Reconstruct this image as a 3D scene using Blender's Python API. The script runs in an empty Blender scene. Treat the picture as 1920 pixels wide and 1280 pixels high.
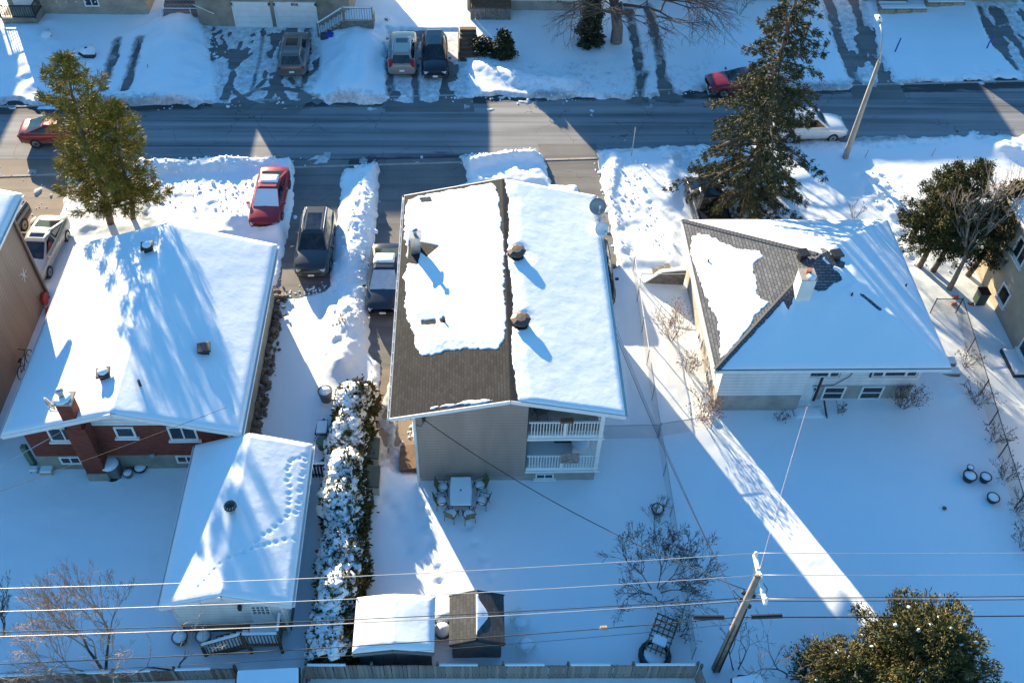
import bpy, bmesh, math, random
import numpy as np
from mathutils import Vector, Matrix
random.seed(7)
scene = bpy.context.scene
COL = scene.collection
R = math.radians
# ------------------------------------------------------------------ camera
CAM_H = 37.0
_VY, _VN, _CX, _CY = (875, -1400), (895, 2290), 960, 640      # vanishing points of depth and of plumb lines
_y = np.array([_VY[0]-_CX, -(_VY[1]-_CY), 0.]); _d = np.array([_VN[0]-_CX, -(_VN[1]-_CY), 0.])
FOC = math.sqrt(-(_y@_d)); _y[2] = -FOC; _d[2] = -FOC
YV = _y/np.linalg.norm(_y); ZV = -_d/np.linalg.norm(_d); XV = np.cross(YV, ZV)
CM = np.stack([XV, YV, ZV], 1)
def P(px, py, z=0.0):
    """photo measurement -> world x, y of a point known to be at height z"""
    w = CM.T@np.array([px-_CX, -(py-_CY), -FOC]); t = (z-CAM_H)/w[2]
    return float(w[0]*t), float(w[1]*t)
def PY(px, py, Y):
    """photo measurement -> world x, z of a point known to stand at depth Y"""
    w = CM.T@np.array([px-_CX, -(py-_CY), -FOC]); t = Y/w[1]
    return float(w[0]*t), float(w[2]*t+CAM_H)
cd = bpy.data.cameras.new('camera'); cam = bpy.data.objects.new('camera', cd); COL.objects.link(cam)
cd.sensor_width = 36; cd.lens = FOC/1920*36; cd.clip_end = 2000; cd.clip_start = 0.5
cam.matrix_world = Matrix.Translation((0, 0, CAM_H)) @ Matrix(CM.T.tolist()).to_4x4()
scene.camera = cam
# ------------------------------------------------------------------ light
SUN_AZ, SUN_EL = R(25.5), R(13.7)      # light travels towards +x, -y
w = bpy.data.worlds.new('World'); scene.world = w; w.use_nodes = True
nt = w.node_tree; bg = nt.nodes['Background']; sky = nt.nodes.new('ShaderNodeTexSky')
sky.sky_type = 'NISHITA'; sky.sun_disc = False; sky.sun_elevation = SUN_EL; sky.sun_rotation = -SUN_AZ
sky.air_density = 2.2; sky.dust_density = 0.0; sky.ozone_density = 10.0; sky.altitude = 100
nt.links.new(sky.outputs[0], bg.inputs[0]); bg.inputs[1].default_value = 0.107
sl = bpy.data.lights.new('sun', 'SUN'); sl.energy = 5.0; sl.angle = R(0.5); sl.color = (1.0, 0.81, 0.54)
so = bpy.data.objects.new('sun', sl); COL.objects.link(so)
ldir = Vector((math.cos(SUN_EL)*math.sin(SUN_AZ), -math.cos(SUN_EL)*math.cos(SUN_AZ), -math.sin(SUN_EL)))
so.rotation_euler = ldir.to_track_quat('-Z', 'Y').to_euler(); so.location = (-30, 60, 60)
vs = scene.view_settings; vs.view_transform = 'Standard'; vs.look = 'None'; vs.gamma = 1; vs.exposure = 1.80
vs.use_curve_mapping = False
# ------------------------------------------------------------------ noise in numpy
_T = np.random.RandomState(3).rand(256, 256)
def vn(x, y, s, o=0):
    x = np.asarray(x, float)/s+o*17.3; y = np.asarray(y, float)/s+o*9.7
    xi = np.floor(x).astype(int); yi = np.floor(y).astype(int); fx = x-xi; fy = y-yi
    fx = fx*fx*(3-2*fx); fy = fy*fy*(3-2*fy)
    a = _T[xi % 256, yi % 256]; b = _T[(xi+1) % 256, yi % 256]; c = _T[xi % 256, (yi+1) % 256]; d = _T[(xi+1) % 256, (yi+1) % 256]
    return (a*(1-fx)+b*fx)*(1-fy)+(c*(1-fx)+d*fx)*fy-0.5
def fb(x, y, s, o=0, n=3):
    r = 0
    for k in range(n): r = r+vn(x, y, s/2**k, o+k)/2**k
    return r
def sstep(t): t = np.clip(t, 0, 1); return t*t*(3-2*t)
def sdpoly(x, y, poly):
    """signed distance, positive inside"""
    d = np.full(x.shape, 1e9); ins = np.zeros(x.shape, bool); n = len(poly)
    for i in range(n):
        ax, ay = poly[i]; bx, by = poly[(i+1) % n]; ex, ey = bx-ax, by-ay
        t = np.clip(((x-ax)*ex+(y-ay)*ey)/(ex*ex+ey*ey+1e-9), 0, 1)
        d = np.minimum(d, np.hypot(x-ax-t*ex, y-ay-t*ey))
        cond = (ay > y) != (by > y)
        ins ^= cond & (x < (bx-ax)*(y-ay)/((by-ay) if abs(by-ay) > 1e-9 else 1e-9)+ax)
    return np.where(ins, d, -d)
def dline(x, y, pts):
    d = np.full(x.shape, 1e9)
    for (ax, ay), (bx, by) in zip(pts[:-1], pts[1:]):
        ex, ey = bx-ax, by-ay
        t = np.clip(((x-ax)*ex+(y-ay)*ey)/(ex*ex+ey*ey+1e-9), 0, 1)
        d = np.minimum(d, np.hypot(x-ax-t*ex, y-ay-t*ey))
    return d
# ------------------------------------------------------------------ materials
MATS = {}
def nmat(name):
    m = bpy.data.materials.new(name); m.use_nodes = True; MATS[name] = m
    return m, m.node_tree.nodes, m.node_tree.links, m.node_tree.nodes['Principled BSDF']
def ramp(n, l, src, stops):
    r = n.new('ShaderNodeValToRGB'); e = r.color_ramp.elements
    while len(e) < len(stops): e.new(0.5)
    for el, (p, c) in zip(e, stops): el.position = p; el.color = (*c, 1) if len(c) == 3 else c
    l.new(src, r.inputs[0]); return r.outputs[0]
def coord(n, kind='Object'): return n.new('ShaderNodeTexCoord').outputs[kind]
def noise(n, l, vec, scale, detail=4, rough=0.55):
    t = n.new('ShaderNodeTexNoise'); t.inputs['Scale'].default_value = scale; t.inputs['Detail'].default_value = detail
    t.inputs['Roughness'].default_value = rough; l.new(vec, t.inputs['Vector']); return t.outputs['Fac']
def mapv(n, l, vec, scale=(1, 1, 1), rot=(0, 0, 0)):
    m = n.new('ShaderNodeMapping'); m.inputs['Scale'].default_value = scale; m.inputs['Rotation'].default_value = rot
    l.new(vec, m.inputs['Vector']); return m.outputs[0]
def mixc(n, l, f, a, b, mode='MIX'):
    m = n.new('ShaderNodeMix'); m.data_type = 'RGBA'; m.blend_type = mode
    for i, v in ((0, f), (6, a), (7, b)):
        if hasattr(v, 'is_output'): l.new(v, m.inputs[i])
        elif i == 0: m.inputs[0].default_value = v
        else: m.inputs[i].default_value = (*v, 1)
    return m.outputs[2]
def bump(n, l, bs, h, strength=0.3, dist=0.05):
    b = n.new('ShaderNodeBump'); b.inputs['Strength'].default_value = strength; b.inputs['Distance'].default_value = dist
    l.new(h, b.inputs['Height']); l.new(b.outputs[0], bs.inputs['Normal'])
def plain(name, col, rough=0.6, metal=0.0, var=0.12, scale=3.0, coat=0.0, bmp=0.0, wear=None, wearcol=None):
    """one colour with a soft procedural variation, optional relief and worn patches"""
    m, n, l, b = nmat(name); c = coord(n)
    f = noise(n, l, c, scale)
    lo = tuple(x*(1-var) for x in col); hi = tuple(min(1, x*(1+var)) for x in col)
    o = ramp(n, l, f, [(0.3, lo), (0.7, hi)])
    if wear:
        f2 = noise(n, l, c, scale*2.3, 6, 0.7); o = mixc(n, l, ramp(n, l, f2, [(wear, (0, 0, 0)), (wear+0.08, (1, 1, 1))]), o, wearcol)
    l.new(o, b.inputs['Base Color']); b.inputs['Roughness'].default_value = rough; b.inputs['Metallic'].default_value = metal
    b.inputs['Coat Weight'].default_value = coat
    if bmp: bump(n, l, b, noise(n, l, c, scale*6), bmp, 0.03)
    return m
SNOWC = (0.70, 0.83, 0.95)
m, n, l, b = nmat('snow'); c = coord(n)
f = noise(n, l, c, 0.35, 5); l.new(ramp(n, l, f, [(0.3, (0.77, 0.84, 0.87)), (0.7, (0.82, 0.87, 0.89))]), b.inputs['Base Color'])
clean = b.inputs['Base Color'].links[0].from_socket
at_ = n.new('ShaderNodeAttribute'); at_.attribute_name = 'dirt'          # grit and slush churned into the snow
dn_ = noise(n, l, c, 2.2, 8, 0.72); md = n.new('ShaderNodeMath'); md.operation = 'MULTIPLY_ADD'; md.inputs[1].default_value = 1.25; md.inputs[2].default_value = -0.92
l.new(dn_, md.inputs[0]); sd_ = n.new('ShaderNodeMath'); sd_.operation = 'MULTIPLY_ADD'; sd_.inputs[1].default_value = 1.35; l.new(at_.outputs['Fac'], sd_.inputs[0]); l.new(md.outputs[0], sd_.inputs[2])
mk = ramp(n, l, sd_.outputs[0], [(0.0, (0, 0, 0)), (0.35, (0.55, 0.55, 0.55)), (0.75, (0.95, 0.95, 0.95))])
l.new(mixc(n, l, mk, clean, (0.13, 0.115, 0.10)), b.inputs['Base Color'])
b.inputs['Roughness'].default_value = 0.75; b.inputs['Specular IOR Level'].default_value = 0.2
f1 = noise(n, l, c, 5, 6, 0.68); bump(n, l, b, f1, 0.15, 0.06)
m, n, l, b = nmat('snow_dirty'); c = coord(n)           # trodden and ploughed snow with grit
f = noise(n, l, c, 1.6, 6, 0.65)
l.new(ramp(n, l, f, [(0.33, (0.42, 0.44, 0.46)), (0.5, (0.70, 0.80, 0.90)), (0.7, (0.74, 0.84, 0.94))]), b.inputs['Base Color'])
b.inputs['Roughness'].default_value = 0.8; bump(n, l, b, noise(n, l, c, 6, 6, 0.65), 0.4, 0.08)
def asphalt(name, lo, hi, crack=True, along=0.0):
    m, n, l, b = nmat(name); c = coord(n)
    st = noise(n, l, mapv(n, l, c, (0.05, 1.6, 1), (0, 0, -along)), 1.0, 5, 0.6)
    pa = noise(n, l, c, 0.35, 5, 0.6); gr = noise(n, l, c, 30, 3)
    col = ramp(n, l, pa, [(0.3, lo), (0.72, hi)])
    col = mixc(n, l, ramp(n, l, st, [(0.40, (0.45, 0.45, 0.45)), (0.52, (1, 1, 1))]), tuple(x*0.62 for x in lo), col)
    col = mixc(n, l, ramp(n, l, gr, [(0.3, (0, 0, 0)), (0.7, (0.35, 0.35, 0.35))]), col, tuple(x*1.35 for x in hi))
    if name == 'road_asphalt':
        s2 = noise(n, l, mapv(n, l, c, (0.018, 2.4, 1), (0, 0, -along)), 1.0, 6, 0.7); s3 = noise(n, l, mapv(n, l, c, (0.03, 0.8, 1), (0, 0, -along)), 1.0, 4, 0.6)
        col = mixc(n, l, ramp(n, l, s2, [(0.38, (0.85, 0.85, 0.85)), (0.47, (0, 0, 0))]), col, (0.07, 0.072, 0.077))
        col = mixc(n, l, ramp(n, l, s3, [(0.46, (0, 0, 0)), (0.66, (0.75, 0.75, 0.75))]), col, (0.32, 0.325, 0.33))     # dried salt
        sx = n.new('ShaderNodeSeparateXYZ'); l.new(c, sx.inputs[0]); v1 = n.new('ShaderNodeMath'); v1.operation = 'MULTIPLY_ADD'; v1.inputs[1].default_value = -0.052; l.new(sx.outputs[0], v1.inputs[0]); l.new(sx.outputs[1], v1.inputs[2])
        v2 = n.new('ShaderNodeMath'); v2.operation = 'SUBTRACT'; v2.inputs[1].default_value = 51.45; l.new(v1.outputs[0], v2.inputs[0]); v3 = n.new('ShaderNodeMath'); v3.operation = 'ABSOLUTE'; l.new(v2.outputs[0], v3.inputs[0])
        wv_ = n.new('ShaderNodeMath'); wv_.operation = 'MULTIPLY_ADD'; wv_.inputs[1].default_value = 2.6; l.new(noise(n, l, mapv(n, l, c, (0.22, 1.1, 1)), 1.0, 6, 0.65), wv_.inputs[0]); l.new(v3.outputs[0], wv_.inputs[2])
        mr = n.new('ShaderNodeMapRange'); mr.inputs['From Min'].default_value = 3.85; mr.inputs['From Max'].default_value = 4.2; l.new(wv_.outputs[0], mr.inputs['Value'])
        col = mixc(n, l, mr.outputs[0], col, (0.045, 0.044, 0.045))        # damp, gritty gutters
    if crack:
        dn = n.new('ShaderNodeTexNoise'); dn.inputs['Scale'].default_value = 1.2; l.new(c, dn.inputs['Vector'])
        ad = n.new('ShaderNodeVectorMath'); ad.operation = 'MULTIPLY_ADD'; ad.inputs[1].default_value = (1.1,)*3
        l.new(dn.outputs['Color'], ad.inputs[0]); l.new(c, ad.inputs[2])
        v = n.new('ShaderNodeTexVoronoi'); v.feature = 'DISTANCE_TO_EDGE'; v.inputs['Scale'].default_value = 0.33; l.new(ad.outputs[0], v.inputs['Vector'])
        cm = ramp(n, l, v.outputs['Distance'], [(0.0, (0.8, 0.8, 0.8)), (0.008, (0, 0, 0))])
        msk = ramp(n, l, noise(n, l, c, 0.22, 2), [(0.46, (0, 0, 0)), (0.56, (1, 1, 1))])
        mm = n.new('ShaderNodeMix'); mm.data_type = 'RGBA'; mm.blend_type = 'MULTIPLY'; mm.inputs[0].default_value = 1
        l.new(cm, mm.inputs[6]); l.new(msk, mm.inputs[7])
        col = mixc(n, l, mm.outputs[2], col, (0.015, 0.015, 0.017))
    l.new(col, b.inputs['Base Color']); b.inputs['Roughness'].default_value = 0.85
    bump(n, l, b, gr, 0.25, 0.01)
asphalt('road_asphalt', (0.135, 0.142, 0.15), (0.205, 0.212, 0.22), True, R(3))
asphalt('drive_asphalt', (0.10, 0.10, 0.10), (0.185, 0.18, 0.172), True, R(90))
asphalt('dirt_drive', (0.16, 0.125, 0.095), (0.27, 0.22, 0.17), False, R(60))
def bricky(name, cols, bw, bh, mortar, msize, rough=0.85, uv=True, bstr=0.4, squash=1.0):
    m, n, l, b = nmat(name)
    c = coord(n, 'UV' if uv else 'Object')
    t = n.new('ShaderNodeTexBrick'); t.inputs['Scale'].default_value = 1; t.inputs['Brick Width'].default_value = bw
    t.inputs['Row Height'].default_value = bh; t.inputs['Mortar Size'].default_value = msize; t.inputs['Mortar Smooth'].default_value = 0.3
    t.inputs['Color1'].default_value = (*cols[0], 1); t.inputs['Color2'].default_value = (*cols[1], 1); t.inputs['Mortar'].default_value = (*mortar, 1)
    l.new(c, t.inputs['Vector'])
    f = noise(n, l, coord(n), 0.9, 5)
    o = mixc(n, l, 0.55, t.outputs['Color'], ramp(n, l, f, [(0.3, (0.6, 0.6, 0.6)), (0.7, (1.25, 1.22, 1.2))]), 'MULTIPLY')
    l.new(o, b.inputs['Base Color']); b.inputs['Roughness'].default_value = rough; b.inputs['Specular IOR Level'].default_value = 0.2
    iv = n.new('ShaderNodeMath'); iv.operation = 'SUBTRACT'; iv.inputs[0].default_value = 1; l.new(t.outputs['Fac'], iv.inputs[1])
    bump(n, l, b, iv.outputs[0], bstr, 0.02); return m
bricky('shingle_brown', ((0.022, 0.024, 0.028), (0.040, 0.043, 0.049)), 0.25, 0.125, (0.012, 0.012, 0.014), 0.010)
bricky('shingle_grey', ((0.095, 0.108, 0.13), (0.155, 0.172, 0.20)), 0.32, 0.15, (0.04, 0.043, 0.05), 0.018)
bricky('shingle_dark', ((0.06, 0.064, 0.066), (0.09, 0.094, 0.095)), 0.30, 0.145, (0.05, 0.048, 0.042), 0.01)
bricky('brick_red', ((0.17, 0.040, 0.026), (0.24, 0.062, 0.040)), 0.22, 0.075, (0.14, 0.07, 0.055), 0.008)
bricky('brick_beige', ((0.36, 0.29, 0.22), (0.46, 0.38, 0.29)), 0.22, 0.075, (0.35, 0.31, 0.27), 0.008)
bricky('brick_paver', ((0.15, 0.085, 0.07), (0.21, 0.13, 0.10)), 0.24, 0.12, (0.35, 0.37, 0.4), 0.02)
def siding(name, col, pitch=0.11, vertical=False):
    m, n, l, b = nmat(name); c = coord(n, 'UV')
    wv = n.new('ShaderNodeTexWave'); wv.wave_type = 'BANDS'; wv.bands_direction = 'X' if vertical else 'Y'; wv.wave_profile = 'SAW'
    wv.inputs['Scale'].default_value = 0.31416/pitch; wv.inputs['Distortion'].default_value = 0
    l.new(c, wv.inputs['Vector'])
    f = noise(n, l, mapv(n, l, coord(n), (1.6, 1.6, 0.25)), 0.9, 6, 0.65)
    o = ramp(n, l, f, [(0.3, tuple(x*0.78 for x in col)), (0.6, col), (0.75, tuple(min(1, x*1.06) for x in col))])
    o = mixc(n, l, ramp(n, l, wv.outputs['Fac'], [(0.0, (0.85, 0.85, 0.85)), (0.2, (0, 0, 0))]), o, tuple(x*0.45 for x in col))
    l.new(o, b.inputs['Base Color']); b.inputs['Roughness'].default_value = 0.55
    bump(n, l, b, wv.outputs['Fac'], 0.5, 0.02)
siding('siding_grey', (0.36, 0.29, 0.245), 0.20)
siding('siding_white', (0.78, 0.77, 0.75), 0.22)
siding('siding_brown', (0.30, 0.225, 0.17), 0.22)
plain('stucco_tan', (0.40, 0.345, 0.265), 0.9, bmp=0.4, scale=1.2)
plain('stucco_white', (0.80, 0.77, 0.71), 0.9, bmp=0.3, scale=1.2)
plain('concrete', (0.36, 0.33, 0.295), 0.9, bmp=0.3, scale=1.3, var=0.22)
plain('concrete_stained', (0.30, 0.255, 0.20), 0.9, bmp=0.3, scale=0.9, var=0.35)
plain('foundation', (0.25, 0.245, 0.20), 0.9, bmp=0.3, scale=1.5, var=0.2)
plain('white_paint', (0.80, 0.79, 0.77), 0.45, var=0.05)
plain('white_metal', (0.74, 0.75, 0.75), 0.35, var=0.05)
plain('black_trim', (0.018, 0.018, 0.02), 0.4)
plain('dark_brown', (0.055, 0.025, 0.018), 0.6)
plain('brown_metal', (0.105, 0.07, 0.05), 0.5, var=0.2)
plain('dark_metal', (0.04, 0.042, 0.046), 0.4, 0.5)
plain('galv', (0.42, 0.43, 0.44), 0.4, 0.7, var=0.15)
plain('copper_flue', (0.45, 0.18, 0.10), 0.6)
plain('dish_grey', (0.24, 0.26, 0.28), 0.45)
plain('wood_grey', (0.27, 0.235, 0.195), 0.9, var=0.35, scale=5, bmp=0.3)
plain('wood_grey2', (0.20, 0.175, 0.15), 0.9, var=0.35, scale=5, bmp=0.3)
plain('wood_brown', (0.14, 0.085, 0.05), 0.85, var=0.3, scale=4, bmp=0.2)
plain('wood_red', (0.11, 0.03, 0.022), 0.7, var=0.25)
plain('pole_wood', (0.30, 0.25, 0.20), 0.9, var=0.3, scale=2, bmp=0.4)
plain('lamp_concrete', (0.40, 0.36, 0.30), 0.85, var=0.15, bmp=0.2)
plain('bark', (0.12, 0.095, 0.075), 0.95, var=0.35, scale=4, bmp=0.5)
plain('bark_grey', (0.21, 0.175, 0.145), 0.95, var=0.3, scale=4, bmp=0.5)
plain('twig', (0.105, 0.08, 0.07), 0.9, var=0.3)
plain('twig_pale', (0.30, 0.235, 0.19), 0.9, var=0.3)
plain('twig_red', (0.20, 0.11, 0.065), 0.9, var=0.35)
plain('green_plastic', (0.045, 0.075, 0.062), 0.45)
plain('green_post', (0.10, 0.17, 0.12), 0.7)
plain('blue_plastic', (0.025, 0.045, 0.42), 0.4)
plain('blue_stake', (0.02, 0.05, 0.40), 0.5)
plain('red_plastic', (0.45, 0.03, 0.02), 0.5)
plain('orange_plastic', (0.55, 0.10, 0.02), 0.5)
plain('terracotta', (0.22, 0.12, 0.08), 0.8)
plain('cover_grey', (0.14, 0.135, 0.13), 0.6, var=0.2, scale=4)
plain('olive_fabric', (0.12, 0.125, 0.05), 0.8)
plain('beige_plastic', (0.44, 0.38, 0.31), 0.6)
plain('stone', (0.33, 0.26, 0.18), 0.9, var=0.3, scale=3, bmp=0.5)
plain('rug', (0.28, 0.24, 0.21), 0.95, var=0.55, scale=9)
plain('wire_alu', (0.55, 0.53, 0.50), 0.4, 0.6)
plain('wire_black', (0.025, 0.025, 0.028), 0.6)
plain('rubber', (0.018, 0.018, 0.018), 0.8)
plain('rim', (0.38, 0.39, 0.40), 0.3, 0.9)
plain('chrome', (0.6, 0.6, 0.62), 0.15, 1.0)
plain('lens_red', (0.30, 0.012, 0.012), 0.2, coat=0.6)
plain('lens_clear', (0.55, 0.56, 0.56), 0.12, coat=0.8)
plain('shade_silver', (0.62, 0.64, 0.66), 0.35, 0.3)
for nm, cc in dict(paint_red=(0.30, 0.012, 0.016), paint_red2=(0.23, 0.012, 0.018), paint_wine=(0.20, 0.01, 0.025), paint_white=(0.76, 0.75, 0.72), paint_cream=(0.42, 0.41, 0.37),
                   paint_char=(0.035, 0.038, 0.042), paint_navy=(0.022, 0.027, 0.04), paint_grey=(0.13, 0.12, 0.115), paint_champ=(0.30, 0.27, 0.235), paint_black=(0.012, 0.012, 0.015)).items():
    m, n, l, b = nmat(nm); c = coord(n); sx = n.new('ShaderNodeSeparateXYZ'); l.new(c, sx.inputs[0])
    zz = n.new('ShaderNodeMath'); zz.operation = 'MULTIPLY_ADD'; zz.inputs[1].default_value = -1.1; zz.inputs[2].default_value = 0.55; l.new(sx.outputs[2], zz.inputs[0])
    gr = n.new('ShaderNodeMath'); gr.operation = 'MULTIPLY_ADD'; gr.inputs[1].default_value = 0.9; l.new(noise(n, l, c, 3.5, 7, 0.7), gr.inputs[0]); l.new(zz.outputs[0], gr.inputs[2])
    mk = ramp(n, l, gr.outputs[0], [(0.25, (0, 0, 0)), (0.85, (0.75, 0.75, 0.75))])
    l.new(mixc(n, l, mk, cc, (0.27, 0.265, 0.26)), b.inputs['Base Color'])          # road salt film, heavier low down
    l.new(ramp(n, l, mk, [(0.0, (0.28,)*3), (0.6, (0.7,)*3)]), b.inputs['Roughness']); b.inputs['Metallic'].default_value = 0.2; b.inputs['Coat Weight'].default_value = 0.5
m, n, l, b = nmat('glass'); c = coord(n)
l.new(ramp(n, l, noise(n, l, c, 1.3, 3), [(0.3, (0.012, 0.014, 0.017)), (0.75, (0.045, 0.05, 0.055))]), b.inputs['Base Color'])
b.inputs['Roughness'].default_value = 0.06; b.inputs['Specular IOR Level'].default_value = 0.8
m, n, l, b = nmat('car_glass'); c = coord(n)
l.new(ramp(n, l, noise(n, l, c, 2.0, 2), [(0.35, (0.006, 0.007, 0.008)), (0.75, (0.03, 0.033, 0.034))]), b.inputs['Base Color'])
b.inputs['Roughness'].default_value = 0.05; b.inputs['Specular IOR Level'].default_value = 0.6
def foliage(name, stops, scale=1.3):
    m, n, l, b = nmat(name); c = coord(n)
    g = n.new('ShaderNodeNewGeometry')
    f = noise(n, l, c, scale, 5, 0.7)
    mx = n.new('ShaderNodeMath'); mx.operation = 'MULTIPLY_ADD'; mx.inputs[1].default_value = 0.45
    l.new(g.outputs['Random Per Island'], mx.inputs[0]); l.new(f, mx.inputs[2])
    l.new(ramp(n, l, mx.outputs[0], stops), b.inputs['Base Color']); b.inputs['Roughness'].default_value = 0.7
    b.inputs['Specular IOR Level'].default_value = 0.25
foliage('needle_pine', [(0.4, (0.06, 0.085, 0.016)), (0.72, (0.20, 0.18, 0.026)), (1.0, (0.33, 0.25, 0.05))])
foliage('needle_spruce', [(0.4, (0.018, 0.030, 0.015)), (0.72, (0.045, 0.056, 0.024)), (1.0, (0.13, 0.10, 0.038))])
foliage('needle_cedar', [(0.4, (0.028, 0.042, 0.012)), (0.74, (0.078, 0.080, 0.022)), (1.02, (0.16, 0.12, 0.042))])
foliage('needle_dark', [(0.4, (0.016, 0.026, 0.016)), (0.75, (0.04, 0.052, 0.024)), (1.0, (0.07, 0.075, 0.03))])
foliage('leaf_hedge', [(0.4, (0.03, 0.038, 0.012)), (0.75, (0.085, 0.08, 0.022)), (1.0, (0.17, 0.12, 0.04))])
foliage('leaf_dead', [(0.4, (0.07, 0.04, 0.025)), (0.8, (0.17, 0.10, 0.055))])
m, n, l, b = nmat('chain_link'); c = coord(n, 'UV')
b.inputs['Base Color'].default_value = (0.30, 0.30, 0.30, 1); b.inputs['Metallic'].default_value = 0.5; b.inputs['Roughness'].default_value = 0.5
fs = []
for a in (45, -45):
    wv = n.new('ShaderNodeTexWave'); wv.inputs['Scale'].default_value = 5.5; l.new(mapv(n, l, c, (1, 1, 1), (0, 0, R(a))), wv.inputs['Vector'])
    fs.append(ramp(n, l, wv.outputs['Fac'], [(0.90, (0, 0, 0)), (0.95, (1, 1, 1))]))
l.new(mixc(n, l, 1.0, fs[0], fs[1], 'LIGHTEN'), b.inputs['Alpha'])
# ------------------------------------------------------------------ mesh helpers
def setuv(me):
    """box-mapped UVs in metres (u horizontal along the face, v up the face)"""
    nl = len(me.loops)
    if nl == 0: return
    uvl = me.uv_layers.new(name='UVMap')
    co = np.empty(len(me.vertices)*3); me.vertices.foreach_get('co', co); co = co.reshape(-1, 3)
    li = np.empty(nl, int); me.loops.foreach_get('vertex_index', li)
    npoly = len(me.polygons); nr = np.empty(npoly*3); me.polygons.foreach_get('normal', nr); nr = nr.reshape(-1, 3)
    lt = np.empty(npoly, int); me.polygons.foreach_get('loop_total', lt)
    N = np.repeat(nr, lt, axis=0); p = co[li]
    h = np.stack([-N[:, 1], N[:, 0], np.zeros(nl)], 1); hl = np.linalg.norm(h, axis=1)
    flat = hl < 0.05; h[flat] = (1, 0, 0); h /= np.linalg.norm(h, axis=1)[:, None]
    v = np.cross(N, h)
    uv = np.stack([(p*h).sum(1), (p*v).sum(1)], 1)
    uvl.data.foreach_set('uv', uv.ravel())
def link(name, me, mat, parent=None, smooth=False):
    o = bpy.data.objects.new(name, me); COL.objects.link(o)
    if mat: me.materials.append(MATS[mat] if isinstance(mat, str) else mat)
    if parent is not None: o.parent = parent
    if smooth and len(me.polygons): me.polygons.foreach_set('use_smooth', np.ones(len(me.polygons), bool))
    return o
class MB:
    def __init__(s): s.v = []; s.f = []
    def add(s, vs, fs):
        b = len(s.v); s.v += [tuple(map(float, q)) for q in vs]; s.f += [tuple(b+i for i in q) for q in fs]; return s
    def box(s, c, d, rz=0.0, M=None):
        x, y, z = d[0]/2, d[1]/2, d[2]/2
        vs = [Vector((a*x, e*y, g*z)) for a in (-1, 1) for e in (-1, 1) for g in (-1, 1)]
        rot = M if M is not None else Matrix.Rotation(rz, 3, 'Z')
        vs = [rot@q+Vector(c) for q in vs]
        return s.add(vs, [(0, 1, 3, 2), (4, 6, 7, 5), (0, 4, 5, 1), (2, 3, 7, 6), (0, 2, 6, 4), (1, 5, 7, 3)])
    def bb(s, x0, x1, y0, y1, z0, z1): return s.box(((x0+x1)/2, (y0+y1)/2, (z0+z1)/2), (x1-x0, y1-y0, z1-z0))
    def bar(s, a, b, wd, th=None, up=(0, 0, 1)):
        a = Vector(a); b = Vector(b); d = b-a; L = d.length
        if L < 1e-6: return s
        x = d/L; u = Vector(up)
        if abs(x.dot(u)) > 0.98: u = Vector((0, 1, 0))
        y = u.cross(x).normalized(); z = x.cross(y)
        return s.box((a+b)/2, (L, wd, th or wd), M=Matrix((x, y, z)).transposed())
    def tube(s, pts, rad, n=6, cap=True):
        pts = [Vector(q) for q in pts]; k = len(pts); rad = [rad]*k if not hasattr(rad, '__len__') else rad
        ring = []; ref = None
        for i, q in enumerate(pts):
            t = (pts[min(i+1, k-1)]-pts[max(i-1, 0)])
            t = t.normalized() if t.length > 1e-9 else Vector((0, 0, 1))
            if ref is None: ref = Vector((1, 0, 0)) if abs(t.x) < 0.8 else Vector((0, 1, 0))
            u = (ref-t*ref.dot(t)).normalized(); ref = u; v = t.cross(u)
            ring.append([q+(u*math.cos(2*math.pi*j/n)+v*math.sin(2*math.pi*j/n))*rad[i] for j in range(n)])
        fs = [(i*n+j, i*n+(j+1) % n, (i+1)*n+(j+1) % n, (i+1)*n+j) for i in range(k-1) for j in range(n)]
        if cap: fs += [tuple(range(n))[::-1], tuple((k-1)*n+j for j in range(n))]
        return s.add([q for r in ring for q in r], fs)
    def cyl(s, c, r, h, n=14, r2=None): return s.tube([c, (c[0], c[1], c[2]+h)], [r, r if r2 is None else r2], n)
    def lathe(s, c, prof, n=14):
        vs = []; k = len(prof)
        for r, z in prof: vs += [(c[0]+r*math.cos(2*math.pi*j/n), c[1]+r*math.sin(2*math.pi*j/n), c[2]+z) for j in range(n)]
        fs = [(i*n+j, i*n+(j+1) % n, (i+1)*n+(j+1) % n, (i+1)*n+j) for i in range(k-1) for j in range(n)]
        return s.add(vs, fs+[tuple(range(n))[::-1], tuple((k-1)*n+j for j in range(n))])
    def prism(s, poly, z0, z1):
        n = len(poly)
        return s.add([(x, y, z0) for x, y in poly]+[(x, y, z1) for x, y in poly],
                     [tuple(range(n))[::-1], tuple(range(n, 2*n))]+[(i, (i+1) % n, n+(i+1) % n, n+i) for i in range(n)])
    def slab(s, quad, th):
        """a plate: quad (ccw from above) is its top face"""
        q = [Vector(a) for a in quad]; nn = (q[1]-q[0]).cross(q[2]-q[0]).normalized(); n = len(q)
        return s.add(q+[a-nn*th for a in q], [tuple(range(n)), tuple(range(2*n-1, n-1, -1))]+[(i, n+i, n+(i+1) % n, (i+1) % n) for i in range(n)])
    def mesh(s, name):
        me = bpy.data.meshes.new(name); me.from_pydata(s.v, [], s.f); me.update()
        bm = bmesh.new(); bm.from_mesh(me); bmesh.ops.recalc_face_normals(bm, faces=bm.faces); bm.to_mesh(me); bm.free()
        setuv(me); return me
    def build(s, name, mat, parent=None, smooth=False, bevel=0.0):
        o = link(name, s.mesh(name), mat, parent, smooth)
        if bevel:
            md = o.modifiers.new('bevel', 'BEVEL'); md.width = bevel; md.segments = 2; md.limit_method = 'ANGLE'; md.angle_limit = R(35)
        return o
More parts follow.
